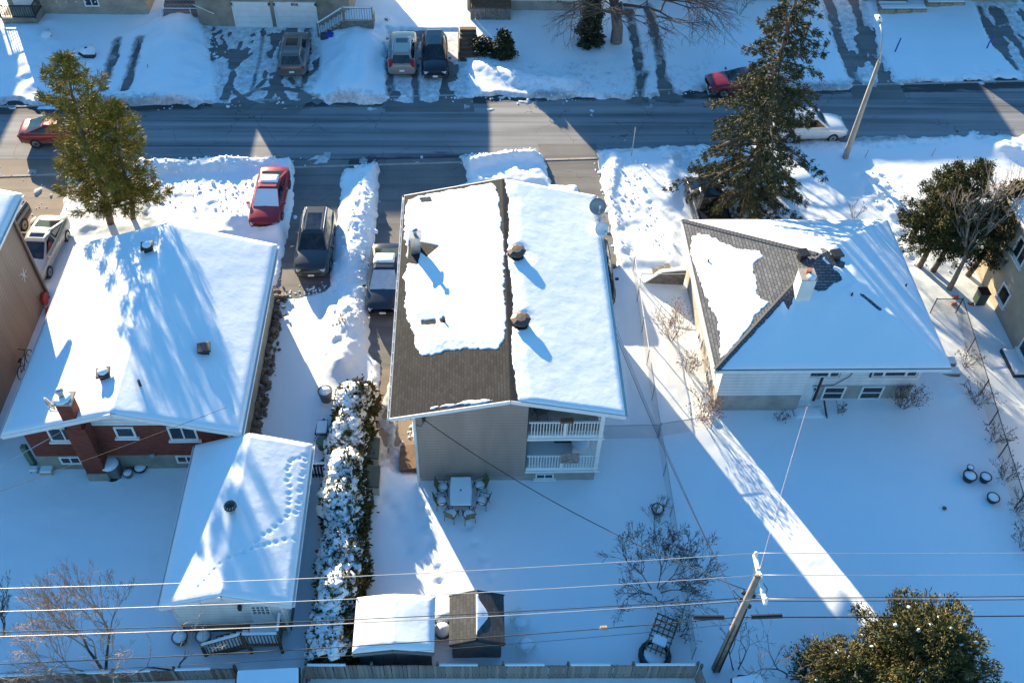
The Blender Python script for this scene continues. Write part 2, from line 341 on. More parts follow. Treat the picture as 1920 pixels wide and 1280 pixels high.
def npmesh(name, V, F, mat, parent=None, smooth=False, uv=False):
    """V (n,3) F (m,3|4) arrays"""
    me = bpy.data.meshes.new(name); V = np.asarray(V, np.float32); F = np.asarray(F, np.int32); k = F.shape[1]
    me.vertices.add(len(V)); me.vertices.foreach_set('co', V.ravel())
    me.loops.add(F.size); me.loops.foreach_set('vertex_index', F.ravel())
    me.polygons.add(len(F)); me.polygons.foreach_set('loop_start', np.arange(0, F.size, k, dtype=np.int32))
    me.update(calc_edges=True)
    if uv: setuv(me)
    return link(name, me, mat, parent, smooth)
def gridfaces(nx, ny):
    i = np.arange(nx*ny).reshape(ny, nx); a = i[:-1, :-1].ravel(); b = i[:-1, 1:].ravel(); c = i[1:, 1:].ravel(); d = i[1:, :-1].ravel()
    return np.stack([a, b, c, d], 1)
LABELS = set()
def tag(o, label, cat, group=None, kind=None):
    if label: o['label'] = label; o['category'] = cat; LABELS.add(label)
    if group: o['group'] = group
    if kind: o['kind'] = kind
    return o
def thing(name, label, cat, loc=(0, 0, 0), rz=0.0, group=None):
    o = bpy.data.objects.new(name, None); COL.objects.link(o); o.location = loc; o.rotation_euler = (0, 0, rz); o.empty_display_size = 0.3
    return tag(o, label, cat, group)
def copytree(o, parent=None):
    c = o.copy(); COL.objects.link(c); c.parent = parent
    for ch in o.children: copytree(ch, c)
    return c
# ================================================================== THE GROUND
def px2w(pts, z=0.0): return [P(a, b, z) for a, b in pts]
# far ground to the horizon
g = MB().add([(-700, -300, -0.12), (700, -300, -0.12), (700, 1100, -0.12), (-700, 1100, -0.12)], [(0, 1, 2, 3)]).build('ground', 'snow'); g['kind'] = 'structure'
road_top = px2w([(-80, 197), (0, 195), (110, 189), (250, 196), (410, 194), (560, 190), (700, 192), (830, 187), (960, 180), (1100, 186), (1200, 184), (1340, 166), (1440, 165), (1600, 165), (1760, 152), (1920, 146), (2000, 142)])
road_bot = px2w([(-80, 322), (0, 320), (110, 316), (300, 312), (430, 308), (580, 307), (640, 314), (700, 314), (860, 302), (940, 292), (1010, 290), (1125, 284), (1250, 281), (1290, 274), (1540, 264), (1700, 261), (1920, 257), (2000, 254)])
road_poly = road_top+road_bot[::-1]
rm = MB(); xs = [-60]+[i*3.0-45 for i in range(35)]+[70]
def ry(x): return 51.6+(x-2)*0.052
rv = []
for x in xs: rv += [(x, ry(x)-5.2, 0), (x, ry(x)+5.2, 0)]
rm.add(rv, [(2*i, 2*i+2, 2*i+3, 2*i+1) for i in range(len(xs)-1)])
rd = rm.build('road', 'road_asphalt'); rd['kind'] = 'structure'
# concrete kerbs along both road edges (they peep out of the ploughed snow)
for side, nm in ((-1, 'kerb'), (1, 'kerb')):
    kb = MB()
    for i in range(1, 34):
        x = i*3.0-48; a = (x, ry(x)+side*(3.55), -0.02); b2 = (x+2.96, ry(x+2.96)+side*3.55, -0.02); kb.bar(a, b2, 0.15, 0.12)
    o = kb.build(nm, 'concrete'); o['kind'] = 'structure'
DRIVES = [  # photo outline of bare or half-bare drives: (points, clearing, ragged, material)
    ([(548, 300), (655, 300), (642, 345), (634, 420), (627, 470), (622, 540), (560, 560), (505, 560), (518, 520), (532, 455), (548, 395)], 1.0, 0.35, 'drive_asphalt'),
    ([(706, 300), (866, 296), (885, 345), (800, 362), (768, 440), (765, 700), (745, 760), (722, 700), (690, 660), (688, 560), (697, 470), (702, 400)], 1.0, 0.2, 'drive_asphalt'),
    ([(1008, 270), (1118, 270), (1131, 345), (1150, 425), (1160, 505), (1100, 505), (1080, 350), (1030, 350)], 1.0, 0.25, 'drive_asphalt'),
    ([(-60, 300), (120, 300), (135, 335), (118, 400), (60, 500), (-40, 500)], 0.78, 0.9, 'dirt_drive'),
    ([(715, 690), (760, 690), (775, 790), (785, 890), (735, 890), (705, 800)], 0.75, 0.9, 'dirt_drive'),
    ([(378, 50), (600, 50), (600, 150), (560, 215), (395, 215), (405, 150)], 0.20, 0.75, 'drive_asphalt'),
    ([(724, 58), (860, 58), (878, 130), (890, 210), (722, 210)], 0.30, 0.8, 'drive_asphalt'),
    ([(1530, -10), (1622, -10), (1650, 90), (1700, 185), (1600, 185), (1560, 80)], 0.42, 0.8, 'drive_asphalt'),
    ([(1815, -10), (1925, -10), (1990, 100), (1960, 165), (1905, 135), (1850, 75)], 0.28, 0.7, 'drive_asphalt'),
]
for i, (pts, _, _, mt) in enumerate(DRIVES):
    o = MB().add([(x, y, 0.004+0.002*i) for x, y in px2w(pts)], [tuple(range(len(pts)))]).build('driveway', mt); o['kind'] = 'structure'
# tyre tracks worn to the asphalt: photo polyline, half width
TRACKS = [([(222, 78), (206, 130), (194, 170)], 0.25), ([(264, 78), (248, 130), (236, 172)], 0.25),
          ([(540, 55), (530, 100), (524, 150), (500, 190)], 0.13), ([(582, 55), (576, 110), (570, 150), (560, 195)], 0.13), ([(452, 80), (440, 120), (425, 190)], 0.07), ([(494, 60), (488, 110), (470, 180)], 0.05),
          ([(732, 120), (734, 200)], 0.26), ([(778, 125), (782, 200)], 0.22), ([(1178, 20), (1197, 110), (1200, 190)], 0.28), ([(1215, 15), (1236, 105), (1245, 188)], 0.3),
          ([(1210, 140), (1188, 192)], 0.22), ([(1240, 140), (1268, 190)], 0.22),
          ([(1552, 0), (1575, 80), (1612, 170)], 0.26), ([(1600, 0), (1622, 80), (1668, 165)], 0.26),
          ([(1835, 15), (1862, 75), (1905, 130)], 0.18), ([(1862, 15), (1890, 60), (1930, 115)], 0.22), ([(1868, 22), (1885, 62)], 0.5),
          ([(440, 190), (480, 170), (520, 165), (560, 172), (600, 190)], 0.14), ([(430, 165), (470, 195)], 0.1), ([(500, 150), (455, 190)], 0.1), ([(545, 150), (580, 190)], 0.1), ([(520, 160), (540, 195)], 0.1)]
tm = MB(); zz = 0.024
for i, (pts, hw) in enumerate(TRACKS):
    wp = px2w(pts)
    for a, b2 in zip(wp[:-1], wp[1:]):
        d = Vector((b2[0]-a[0], b2[1]-a[1])); nrm = Vector((-d.y, d.x)).normalized()*(hw+0.3); d = d.normalized()*0.2
        tm.add([(a[0]-d.x+nrm.x, a[1]-d.y+nrm.y, zz), (a[0]-d.x-nrm.x, a[1]-d.y-nrm.y, zz), (b2[0]+d.x-nrm.x, b2[1]+d.y-nrm.y, zz), (b2[0]+d.x+nrm.x, b2[1]+d.y+nrm.y, zz)], [(0, 1, 2, 3)]); zz += 0.0006
o = tm.build('bare_tyre_tracks', 'drive_asphalt'); o['kind'] = 'structure'
GX0, GX1, GY0, GY1, GR = -46, 50, 9, 82, 0.115
gx = np.arange(GX0, GX1, GR); gy = np.arange(GY0, GY1, GR); X, Y = np.meshgrid(gx, gy)
HGT = 0.16+0.06*fb(X, Y, 4.0, 1)+0.025*fb(X, Y*1.6, 1.2, 5)+0.012*fb(X, Y, 0.4, 6)
# lumpy, trodden zones (photo outline, amplitude, added depth)
def bump_in(mask, f): 
    HGT[mask] += f
for pts, amp, dep in [([(265, 308), (560, 308), (540, 380), (530, 450), (300, 450), (255, 380)], 0.50, 0.26), ([(868, 300), (1005, 286), (1022, 348), (885, 352)], 0.5, 0.22),
                      ([(1120, 284), (1262, 280), (1270, 500), (1160, 505), (1140, 400)], 0.30, 0.10), ([(1560, 330), (1740, 330), (1760, 520), (1690, 530), (1640, 400)], 0.26, 0.05),
                      ([(-30, 310), (120, 310), (190, 440), (100, 470), (-30, 420)], 0.22, 0.02), ([(860, 120), (1180, 120), (1180, 185), (880, 185)], 0.12, 0.04), ([(100, 320), (270, 320), (280, 430), (150, 440)], 0.3, 0.08),
                      ([(690, 890), (790, 890), (900, 1120), (840, 1120)], 0.14, 0.02), ([(1180, 120), (1350, 100), (1345, 160), (1240, 165)], 0.2, 0.03)]:
    wp = px2w(pts); xs_ = [q[0] for q in wp]; ys_ = [q[1] for q in wp]
    sl_ = np.s_[max(0, int((min(ys_)-2-GY0)/GR)):int((max(ys_)+2-GY0)/GR), max(0, int((min(xs_)-2-GX0)/GR)):int((max(xs_)+2-GX0)/GR)]
    xx, yy = X[sl_], Y[sl_]; s_ = sstep(sdpoly(xx, yy, wp)/0.7+0.5)
    wx = xx+0.9*fb(xx, yy, 1.3, 15, 3); wy = yy+0.9*fb(xx, yy, 1.3, 16, 3); HGT[sl_] += s_*(dep+amp*0.38*fb(wx, wy, 3.2, 11, 3)+amp*0.18*(0.25-np.abs(fb(wx, wy*1.4, 0.75, 21, 4)))+amp*0.10*np.abs(vn(wx, wy, 0.30, 25))-amp*0.05)
# ploughed banks: photo polyline, height, half width, roughness
for pts, h, hw, rg in [([(694, 308), (684, 360), (672, 420), (664, 480), (652, 560), (646, 640), (640, 690)], 0.62, 1.0, 0.55), ([(270, 318), (360, 322), (470, 315), (560, 312)], 0.35, 0.8, 0.5),
                       ([(320, 60), (330, 110), (322, 180)], 0.62, 2.3, 0.10), ([(672, 60), (672, 120), (664, 175)], 0.75, 1.9, 0.12), ([(905, 132), (960, 150), (1060, 160)], 0.35, 1.0, 0.3),
                       ([(0, 200), (60, 198), (120, 196), (250, 185)], 0.15, 0.8, 0.3), ([(40, 70), (60, 140)], 0.4, 2.2, 0.1), ([(885, 315), (950, 302), (1000, 300)], 0.4, 0.6, 0.5),
                       ([(440, 420), (500, 425), (528, 438)], 0.35, 0.7, 0.4), ([(1150, 300), (1140, 380), (1165, 470)], 0.2, 0.5, 0.5), ([(1880, 285), (1940, 290)], 0.5, 1.3, 0.4), ([(0, 330), (20, 350)], 0.5, 0.8, 0.5),
                       ([(1240, 268), (1260, 290), (1260, 380)], 0.2, 0.6, 0.4), ([(1740, 700), (1790, 745)], 0.4, 0.8, 0.3)]:
    wp = px2w(pts); xs_ = [q[0] for q in wp]; ys_ = [q[1] for q in wp]; pd = hw*2.5
    sl_ = np.s_[max(0, int((min(ys_)-pd-GY0)/GR)):int((max(ys_)+pd-GY0)/GR), max(0, int((min(xs_)-pd-GX0)/GR)):int((max(xs_)+pd-GX0)/GR)]
    xx, yy = X[sl_], Y[sl_]; d = dline(xx, yy, wp)+hw*0.5*fb(xx, yy, 1.8, 31)
    HGT[sl_] += h*np.exp(-(d/hw)**2*1.6)*(1+rg*0.9*fb(xx, yy, 2.0, 41, 3)-rg*0.7*np.abs(fb(xx+0.8*fb(xx, yy, 0.9, 43), yy+0.8*fb(xx, yy, 0.9, 44), 0.6, 45, 4))+rg*0.25*vn(xx+0.5*fb(xx, yy, 0.5, 46), yy, 0.28, 47))
# smooth lanes walked or shovelled down (packed snow)
for pts, lev in [([(500, 560), (610, 545), (600, 700), (590, 860), (470, 860), (500, 690)], 0.05), ([(395, 60), (600, 60), (570, 190), (410, 190)], 0.05), ([(1150, 520), (1250, 560), (1230, 820), (1175, 800)], 0.10)]:
    wp = px2w(pts); s_ = sstep(sdpoly(X, Y, wp)/0.5+0.5); HGT = HGT*(1-s_)+s_*(lev+0.02*fb(X, Y, 1.2, 55))
# cleared road and drives: the snow sheet dives under the asphalt with a ragged edge
for pts, cl, rag, _ in DRIVES:
    wp = px2w(pts); xs_ = [q[0] for q in wp]; ys_ = [q[1] for q in wp]
    sl_ = np.s_[max(0, int((min(ys_)-2-GY0)/GR)):int((max(ys_)+2-GY0)/GR), max(0, int((min(xs_)-2-GX0)/GR)):int((max(xs_)+2-GX0)/GR)]
    xx, yy = X[sl_], Y[sl_]; sd = sdpoly(xx, yy, wp)
    s_ = sstep((sd+rag*0.5*fb(xx, yy, 1.4, 91)+0.2*fb(xx, yy, 0.45, 92))/0.35+0.3)
    if cl < 1: s_ = s_*sstep((fb(xx, yy*0.45, 1.1, 95, 4)+cl-0.5)/0.16+0.5); low = np.where(sd > 0, np.maximum(HGT[sl_]*0.45, 0.055+0.01*fb(xx, yy, .6, 97)), HGT[sl_])
    else: low = HGT[sl_]
    HGT[sl_] = low*(1-s_)-0.10*s_
for pts, hw in TRACKS:
    wp = px2w(pts); xs_ = [q[0] for q in wp]; ys_ = [q[1] for q in wp]
    sl_ = np.s_[max(0, int((min(ys_)-2-GY0)/GR)):int((max(ys_)+2-GY0)/GR), max(0, int((min(xs_)-2-GX0)/GR)):int((max(xs_)+2-GX0)/GR)]
    xx, yy = X[sl_], Y[sl_]; d = dline(xx, yy, wp)+0.35*fb(xx, yy, 0.8, 101)
    s_ = sstep((hw-d)/0.2+0.4)*sstep((fb(xx, yy, 0.7, 105)+0.35)/0.2+0.5); HGT[sl_] = HGT[sl_]*(1-s_)-0.08*s_
clr = sstep((sdpoly(X, Y, road_poly)+0.55*fb(X, Y, 1.6, 61)+0.35*fb(X, Y, 0.5, 71))/0.35+0.3)
HGT = HGT*(1-clr)-0.10*clr
edge = (sdpoly(X, Y, road_poly) > 0.0) & (fb(X, Y, 0.9, 81, 3)+0.25*fb(X, Y*3, 3.0, 82) > 0.46+0.25*np.clip(sdpoly(X, Y, road_poly)-0.6, 0, 3)); HGT[edge] = 0.02
# grit: along the road edge, on drives and round tyre tracks
RD = sdpoly(X, Y, road_poly); DIRT = 0.62*np.exp(-np.clip(-RD-0.1, 0, 9)/0.55)*(0.6+0.8*fb(X, Y*2, 3.0, 111))+0.06
for pts, cl, rag, mt in DRIVES:
    sd = sdpoly(X, Y, px2w(pts)); DIRT = np.maximum(DIRT, (0.50 if mt == 'dirt_drive' else 0.36)*sstep((sd+0.25)/0.5))
for pts, hw in TRACKS: DIRT = np.maximum(DIRT, 0.62*np.exp(-np.clip(dline(X, Y, px2w(pts))-hw*.8, 0, 9)/0.22))
for pts, v in (([(0, 310), (130, 310), (140, 340), (60, 470), (-40, 470)], .55), ([(700, 680), (760, 680), (790, 890), (700, 890)], .5), ([(870, 118), (1340, 118), (1340, 195), (880, 195)], .22), ([(1230, 275), (1330, 275), (1300, 330), (1235, 320)], .3), ([(455, 560), (520, 540), (500, 720), (470, 850), (450, 850)], .75)):
    DIRT = np.maximum(DIRT, v*sstep((sdpoly(X, Y, px2w(pts))+0.6*fb(X, Y, 1.2, 115))/0.9+.3))
# footprints and animal tracks: photo polyline, step, size
rs = random.Random(5)
def prints(pts, step, size, jit=0.12):
    wp = px2w(pts); 
    for (ax, ay), (bx, by) in zip(wp[:-1], wp[1:]):
        L = math.hypot(bx-ax, by-ay); k = max(1, int(L/step))
        for i in range(k):
            t = (i+rs.random()*0.3)/k; cx = ax+(bx-ax)*t+rs.uniform(-jit, jit); cy = ay+(by-ay)*t+rs.uniform(-jit, jit)
            ix = int((cx-GX0)/GR); iy = int((cy-GY0)/GR); q = np.s_[max(0, iy-4):iy+5, max(0, ix-4):ix+5]
            HGT[q] -= 0.10*np.exp(-((X[q]-cx)**2+(Y[q]-cy)**2)/(size*size))
prints([(790, 950), (800, 1010), (815, 1070), (830, 1110)], 0.5, 0.2); prints([(880, 980), (900, 1040), (925, 1110)], 0.55, 0.16)
prints([(1640, 330), (1690, 400), (1720, 470)], 0.4, 0.22, 0.5); prints([(1620, 340), (1670, 420), (1700, 500)], 0.4, 0.22, 0.5)
prints([(690, 930), (740, 980), (760, 1060)], 0.6, 0.25, 0.4); prints([(1290, 60), (1330, 130)], 0.45, 0.25, 0.3); prints([(1260, 90), (1330, 150)], 0.4, 0.2, 0.3)
prints([(1640, 275), (1760, 272)], 0.6, 0.2, 0.05); prints([(400, 65), (385, 110), (372, 170)], 0.5, 0.2); prints([(1080, 480), (1190, 420), (1230, 380)], 0.5, 0.25, 0.4)
o = npmesh('snow_cover', np.stack([X, Y, HGT], -1).reshape(-1, 3), gridfaces(len(gx), len(gy)), 'snow', None, True); o['kind'] = 'structure'
da = o.data.attributes.new('dirt', 'FLOAT', 'POINT'); da.data.foreach_set('value', np.clip(DIRT, 0, 1).astype(np.float32).ravel())
def gz(x, y):
    ix = min(max(int((x-GX0)/GR), 0), len(gx)-1); iy = min(max(int((y-GY0)/GR), 0), len(gy)-1); return max(0.0, float(HGT[iy, ix]))
# ================================================================== BUILDINGS: helpers
_WP = {}
_link0 = link
def link(name, me, mat, parent=None, smooth=False):
    o = _link0(name, me, mat, parent, smooth)
    if parent is not None and parent.name in _WP: o.matrix_parent_inverse = Matrix.Translation(-Vector(_WP[parent.name]))
    return o
def wthing(name, label, cat, loc, group=None):
    """a thing at loc whose parts are given in world coordinates"""
    o = thing(name, label, cat, loc, 0, group); _WP[o.name] = loc; return o
def fbox(m, face, w, a0, a1, d0, d1, z0, z1):
    """box on a wall: a along the wall, d outwards from the wall plane w"""
    if face == 'S': return m.bb(a0, a1, w-d1, w-d0, z0, z1)
    if face == 'N': return m.bb(a0, a1, w+d0, w+d1, z0, z1)
    if face == 'W': return m.bb(w-d1, w-d0, a0, a1, z0, z1)
    return m.bb(w+d0, w+d1, a0, a1, z0, z1)
def window(par, face, w, a0, a1, z0, z1, mull=1, fr='white_paint', sill=True, fw=0.08, hor=0, name='window', glass='glass'):
    m = MB()
    fbox(m, face, w, a0, a0+fw, 0.0, 0.06, z0, z1); fbox(m, face, w, a1-fw, a1, 0.0, 0.06, z0, z1)
    fbox(m, face, w, a0+fw, a1-fw, 0.0, 0.058, z1-fw, z1); fbox(m, face, w, a0+fw, a1-fw, 0.0, 0.058, z0, z0+fw)
    n = mull+1; iw = (a1-a0-2*fw)/n; hh = (z1-z0-2*fw)/(hor+1)
    for i in range(1, n): fbox(m, face, w, a0+fw+iw*i-fw*0.35, a0+fw+iw*i+fw*0.35, 0.0, 0.055, z0+fw, z1-fw)
    for j in range(1, hor+1): fbox(m, face, w, a0+fw, a1-fw, 0.0, 0.05, z0+fw+hh*j-fw*0.3, z0+fw+hh*j+fw*0.3)
    o = m.build(name, fr, par)
    for i in range(n):
        for j in range(hor+1):
            g = MB(); fbox(g, face, w, a0+fw+iw*i+fw*0.3*(i > 0), a0+fw+iw*(i+1)-fw*0.3*(i < n-1), -0.02, 0.015, z0+fw+hh*j, z0+fw+hh*(j+1)); g.build('pane', glass, o)
    if sill: s = MB(); fbox(s, face, w, a0-0.1, a1+0.1, 0.0, 0.13, z0-0.09, z0-0.002); s.build('sill', fr, o)
    return o
def snow_roof(par, x0, x1, y0, y1, rz, mask=None, T=0.11, res=0.1, dents=(), seed=1, round_=0.25, mat='snow', name='snow', hang=0.0):
    nx = int((x1-x0)/res)+2; ny = int((y1-y0)/res)+2
    X, Y = np.meshgrid(np.linspace(x0-hang, x1+hang, nx), np.linspace(y0-hang, y1+hang, ny))
    t = T+T*0.22*fb(X, Y, 2.6, seed)+0.010*fb(X, Y, 0.5, seed+5)
    e = np.minimum(np.minimum(X-x0, x1-X), np.minimum(Y-y0, y1-Y))+hang
    t = t*(0.35+0.65*np.sqrt(np.clip(e/round_, 0, 1)))
    for cx, cy, r, dp in dents: t = t-dp*np.exp(-((X-cx)**2+(Y-cy)**2)/(r*r))
    if mask is not None:
        d_ = mask(X, Y); k = sstep(d_/0.05); t = t*(0.22+0.78*sstep(d_/0.7))*k-0.05*(1-k)
    Z = rz(X, Y)+t
    # skirt down to the roof edge
    Zr = rz(X, Y); F = gridfaces(nx, ny); V = np.stack([X, Y, Z], -1).reshape(-1, 3)
    idx = np.arange(nx*ny).reshape(ny, nx); ring = np.concatenate([idx[0], idx[1:, -1], idx[-1, -2::-1], idx[-2:0:-1, 0]])
    V2 = V[ring].copy(); V2[:, 2] = np.minimum(Zr.ravel()[ring]-0.02, V2[:, 2]-0.01); b0 = len(V); k = len(ring); j = np.arange(k)
    F2 = np.stack([ring, ring[(j+1) % k], b0+(j+1) % k, b0+j], 1)[:, ::-1]
    return npmesh(name, np.concatenate([V, V2]), np.concatenate([F, F2]), mat, par, True)
def gable_y(xl, xr, xm, ze, zr):
    return lambda x, y: np.where(x < xm, ze+(zr-ze)*(x-xl)/(xm-xl), ze+(zr-ze)*(xr-x)/(xr-xm))
def soft(f, xm, k=0.35):
    return lambda x, y: f(x, y)-0.05*np.exp(-((x-xm)/k)**2)
def gable_roof(par, xl, xr, xm, y0, y1, ze, zr, mat, trim='white_paint', th=0.10, gutter=True):
    m = MB(); m.slab([(xl, y0, ze), (xm, y0, zr), (xm, y1, zr), (xl, y1, ze)], th); m.slab([(xm, y0, zr), (xr, y0, ze), (xr, y1, ze), (xm, y1, zr)], th)
    r = m.build('roof', mat, par)
    for yy in (y0-0.025, y1+0.025):
        f = MB(); f.bar((xl, yy, ze-0.10), (xm, yy, zr-0.10), 0.04, 0.20); f.build('barge_board', trim, par)
        f = MB(); f.bar((xm, yy, zr-0.10), (xr, yy, ze-0.10), 0.04, 0.20); f.build('barge_board', trim, par)
    if gutter:
        for xx in (xl-0.055, xr+0.055):
            f = MB(); f.bb(xx-0.05, xx+0.05, y0, y1, ze-0.16, ze-0.13); f.bb(xx-0.055, xx-0.04, y0, y1, ze-0.13, ze-0.02); f.bb(xx+0.04, xx+0.055, y0, y1, ze-0.13, ze-0.02); f.build('gutter', trim, par)
    s = MB(); s.slab([(xl+0.03, y0+0.02, ze-th-0.012), (xm, y0+0.02, zr-th-0.012), (xm, y1-0.02, zr-th-0.012), (xl+0.03, y1-0.02, ze-th-0.012)], 0.02)
    s.slab([(xm, y0+0.02, zr-th-0.012), (xr-0.03, y0+0.02, ze-th-0.012), (xr-0.03, y1-0.02, ze-th-0.012), (xm, y1-0.02, zr-th-0.012)], 0.02); s.build('soffit', trim, par)
    return r
def box_vent(par, x, y, z, s=0.42, h=0.42, mat='dark_metal', snow=True, rz=0.2):
    m = MB(); m.box((x, y, z+h*0.3), (s*0.8, s*0.8, h*0.9), rz); m.build('roof_vent', mat, par)
    m = MB(); m.box((x, y, z+h*0.78), (s*1.25, s*1.25, h*0.22), rz); c = m.build('vent_cap', mat, par, bevel=0.02)
    if snow: m = MB(); m.lathe((x, y, z+h*0.89), [(s*0.5, 0), (s*0.46, 0.07), (s*0.3, 0.11), (0.02, 0.12)], 10); m.build('snow', 'snow', c, True)
def dish(par, x, y, z, r=0.42, az=0.6, tilt=0.7, mat='dish_grey', post=0.6):
    m = MB(); m.tube([(x, y, z), (x, y, z+post)], 0.025, 6); m.build('dish_post', 'galv', par)
    pf = [(r*t, 0.28*r*t*t) for t in (0.02, 0.35, 0.7, 1.0)]+[(r, 0.28*r+0.012), (r*0.7, 0.28*r*0.49+0.015), (0.02, 0.015)]
    m = MB(); m.lathe((0, 0, 0), pf, 18); rot = Matrix.Rotation(az, 4, 'Z')@Matrix.Rotation(tilt, 4, 'X')
    m.v = [tuple(Matrix.Translation((x, y, z+post+0.1))@rot@Vector(q)) for q in m.v]; d = m.build('dish', mat, par, True)
    f = Matrix.Translation((x, y, z+post+0.1))@rot
    m = MB(); m.tube([f@Vector((0, -r*0.9, 0.2*r)), f@Vector((0, -r*0.25, r*1.15))], 0.018, 5); m.box(f@Vector((0, -r*0.2, r*1.2)), (0.09, 0.09, 0.14)); m.build('feed_horn', 'galv', d)
def railing(par, a, b, z0, h=1.0, step=0.13, mat='white_paint', post=True, z1=None, bw=0.035):
    """top and bottom rail with single balusters between two plan points"""
    z1 = z0 if z1 is None else z1; a = Vector((*a, 0)); b = Vector((*b, 0)); L = (b-a).length; n = max(2, int(L/step))
    up = lambda t, zz: (a.lerp(b, t).x, a.lerp(b, t).y, z0+(z1-z0)*t+zz)
    m = MB(); m.bar(up(0, h), up(1, h), 0.07, 0.06); m.build('top_rail', mat, par); m = MB(); m.bar(up(0, 0.1), up(1, 0.1), 0.05, 0.05); m.build('bottom_rail', mat, par)
    for i in range(1, n):
        p = up(i/n, 0.125); m = MB(); m.box((p[0], p[1], p[2]+(h-0.155)/2), (bw, bw, h-0.155)); m.build('baluster', mat, par)
    if post:
        for t in (0, 1): p = up(t, 0); m = MB(); m.box((p[0], p[1], p[2]+(h+0.08)/2), (0.1, 0.1, h+0.08)); m.build('post', mat, par)
# ------------------------------------------------------------------ red brick house on the left
A = wthing('brick_house', 'low red brick house with snowy gable roof and rear brick chimney', 'house', (-14.7, 25.6, 0))
AX0, AX1, AY0, AY1 = -19.15, -10.3, 25.6, 36.15; AE, AR = 3.55, 5.0; AM = -14.75
MB().bb(AX0, AX1, AY0, AY1, 0, 1.2).build('foundation', 'foundation', A)
MB().bb(AX0-0.03, AX1+0.03, AY0-0.03, AY1+0.03, 1.2, 3.36).build('wall', 'brick_red', A)
AL, ARX = -19.65, -9.75
arz = gable_y(AL, ARX, AM, AE, AR)
gz0 = float(arz(np.array(AX0), 0))-0.13
for yy in (AY0-0.02, AY1-0.05): gm = MB(); gm.add([(AX0, yy, 3.36), (AX1, yy, 3.36), (AX1, yy, gz0), (AM, yy, AR-0.14), (AX0, yy, gz0), (AX0, yy+0.07, 3.36), (AX1, yy+0.07, 3.36), (AX1, yy+0.07, gz0), (AM, yy+0.07, AR-0.14), (AX0, yy+0.07, gz0)], [(0, 1, 2, 3, 4), (9, 8, 7, 6, 5), (0, 5, 6, 1), (1, 6, 7, 2), (2, 7, 8, 3), (3, 8, 9, 4), (4, 9, 5, 0)]); gm.build('gable', 'siding_white', A)
gable_roof(A, AL, ARX, AM, 24.95, 36.65, AE, AR, 'shingle_grey')
snow_roof(A, AL, ARX, 24.95, 36.65, soft(arz, AM, 0.5), T=0.12, seed=3)
for (p0, p1, z0, z1, mu) in [((85, 800), (152, 822), 2.36, 3.3, 1), ((213, 800), (258, 818), 2.58, 3.3, 0), ((313, 800), (374, 822), 2.36, 3.3, 1)]:
    xa = PY(*p0, AY0)[0]; xb = PY(*p1, AY0)[0]; window(A, 'S', AY0-0.03, xa, xb, z0, z1, mu)
for pa, pb in (((112, 860), (155, 866)), ((331, 860), (372, 866))): window(A, 'S', AY0, PY(*pa, AY0)[0], PY(*pb, AY0)[0], 0.60, 1.14, 1, sill=False)
for yy in (27.6, 31.0, 34.0): window(A, 'E', AX1+0.03, yy, yy+1.2, 2.0, 3.1, 1)
for yy in (28.0, 33.0): window(A, 'W', AX0-0.03, yy, yy+1.2, 2.0, 3.1, 1)
cx = -16.55
ch = MB(); ch.bb(cx-0.42, cx+0.42, AY0-0.62, AY0-0.03, 0.7, 3.9); ch.bb(cx-0.30, cx+0.30, AY0-0.60, AY0-0.08, 3.9, 5.55); cho = ch.build('chimney', 'brick_red', A)
MB().bb(cx-0.46, cx+0.46, AY0-0.66, AY0-0.0, 0.0, 0.7).build('chimney_base', 'foundation', cho)
MB().bb(cx-0.40, cx+0.40, AY0-0.70, AY0+0.02, 5.55, 5.65).build('chimney_cap', 'concrete', cho, bevel=0.01)
MB().lathe((cx-0.03, AY0-0.36, 5.65), [(0.36, 0), (0.34, 0.05), (0.2, 0.075), (0.02, 0.08)], 10).build('snow', 'snow', cho, True)
m = MB(); m.cyl((cx-0.05, AY0-0.3, 5.68), 0.11, 0.30, 12); m.lathe((cx-0.05, AY0-0.3, 6.0), [(0.17, 0), (0.17, 0.05), (0.1, 0.13), (0.02, 0.15)], 12); m.build('flue', 'galv', cho, True)
dish(A, cx-0.75, AY0-0.35, 4.75, 0.34, az=2.2, tilt=1.25, post=0.35)
m = MB(); m.tube([(cx-0.3, AY0-0.4, 4.9), (cx-0.75, AY0-0.35, 4.8)], 0.02, 5); m.build('dish_arm', 'galv', A)
for px_, py_, zz in ((276, 462, 4.9), (380, 645, 4.5), (195, 702, 4.75)):
    vx, vy = P(px_, py_, zz+0.25); box_vent(A, vx, vy, float(arz(np.array(vx), 0))-0.02, 0.46, 0.5, 'dark_metal', px_ != 380)
vx, vy = P(263, 722, 4.9); MB().cyl((vx, vy, float(arz(np.array(vx), 0))-0.1), 0.06, 0.55, 10).build('vent_pipe', 'dark_metal', A)
MB().bb(-10.55, -10.45, AY0-0.14, AY0-0.04, 0.2, 3.4).build('downpipe', 'white_metal', A)
MB().bb(-14.2, -14.0, AY0-0.13, AY0-0.04, 1.15, 1.38).build('outlet_vent', 'galv', A)
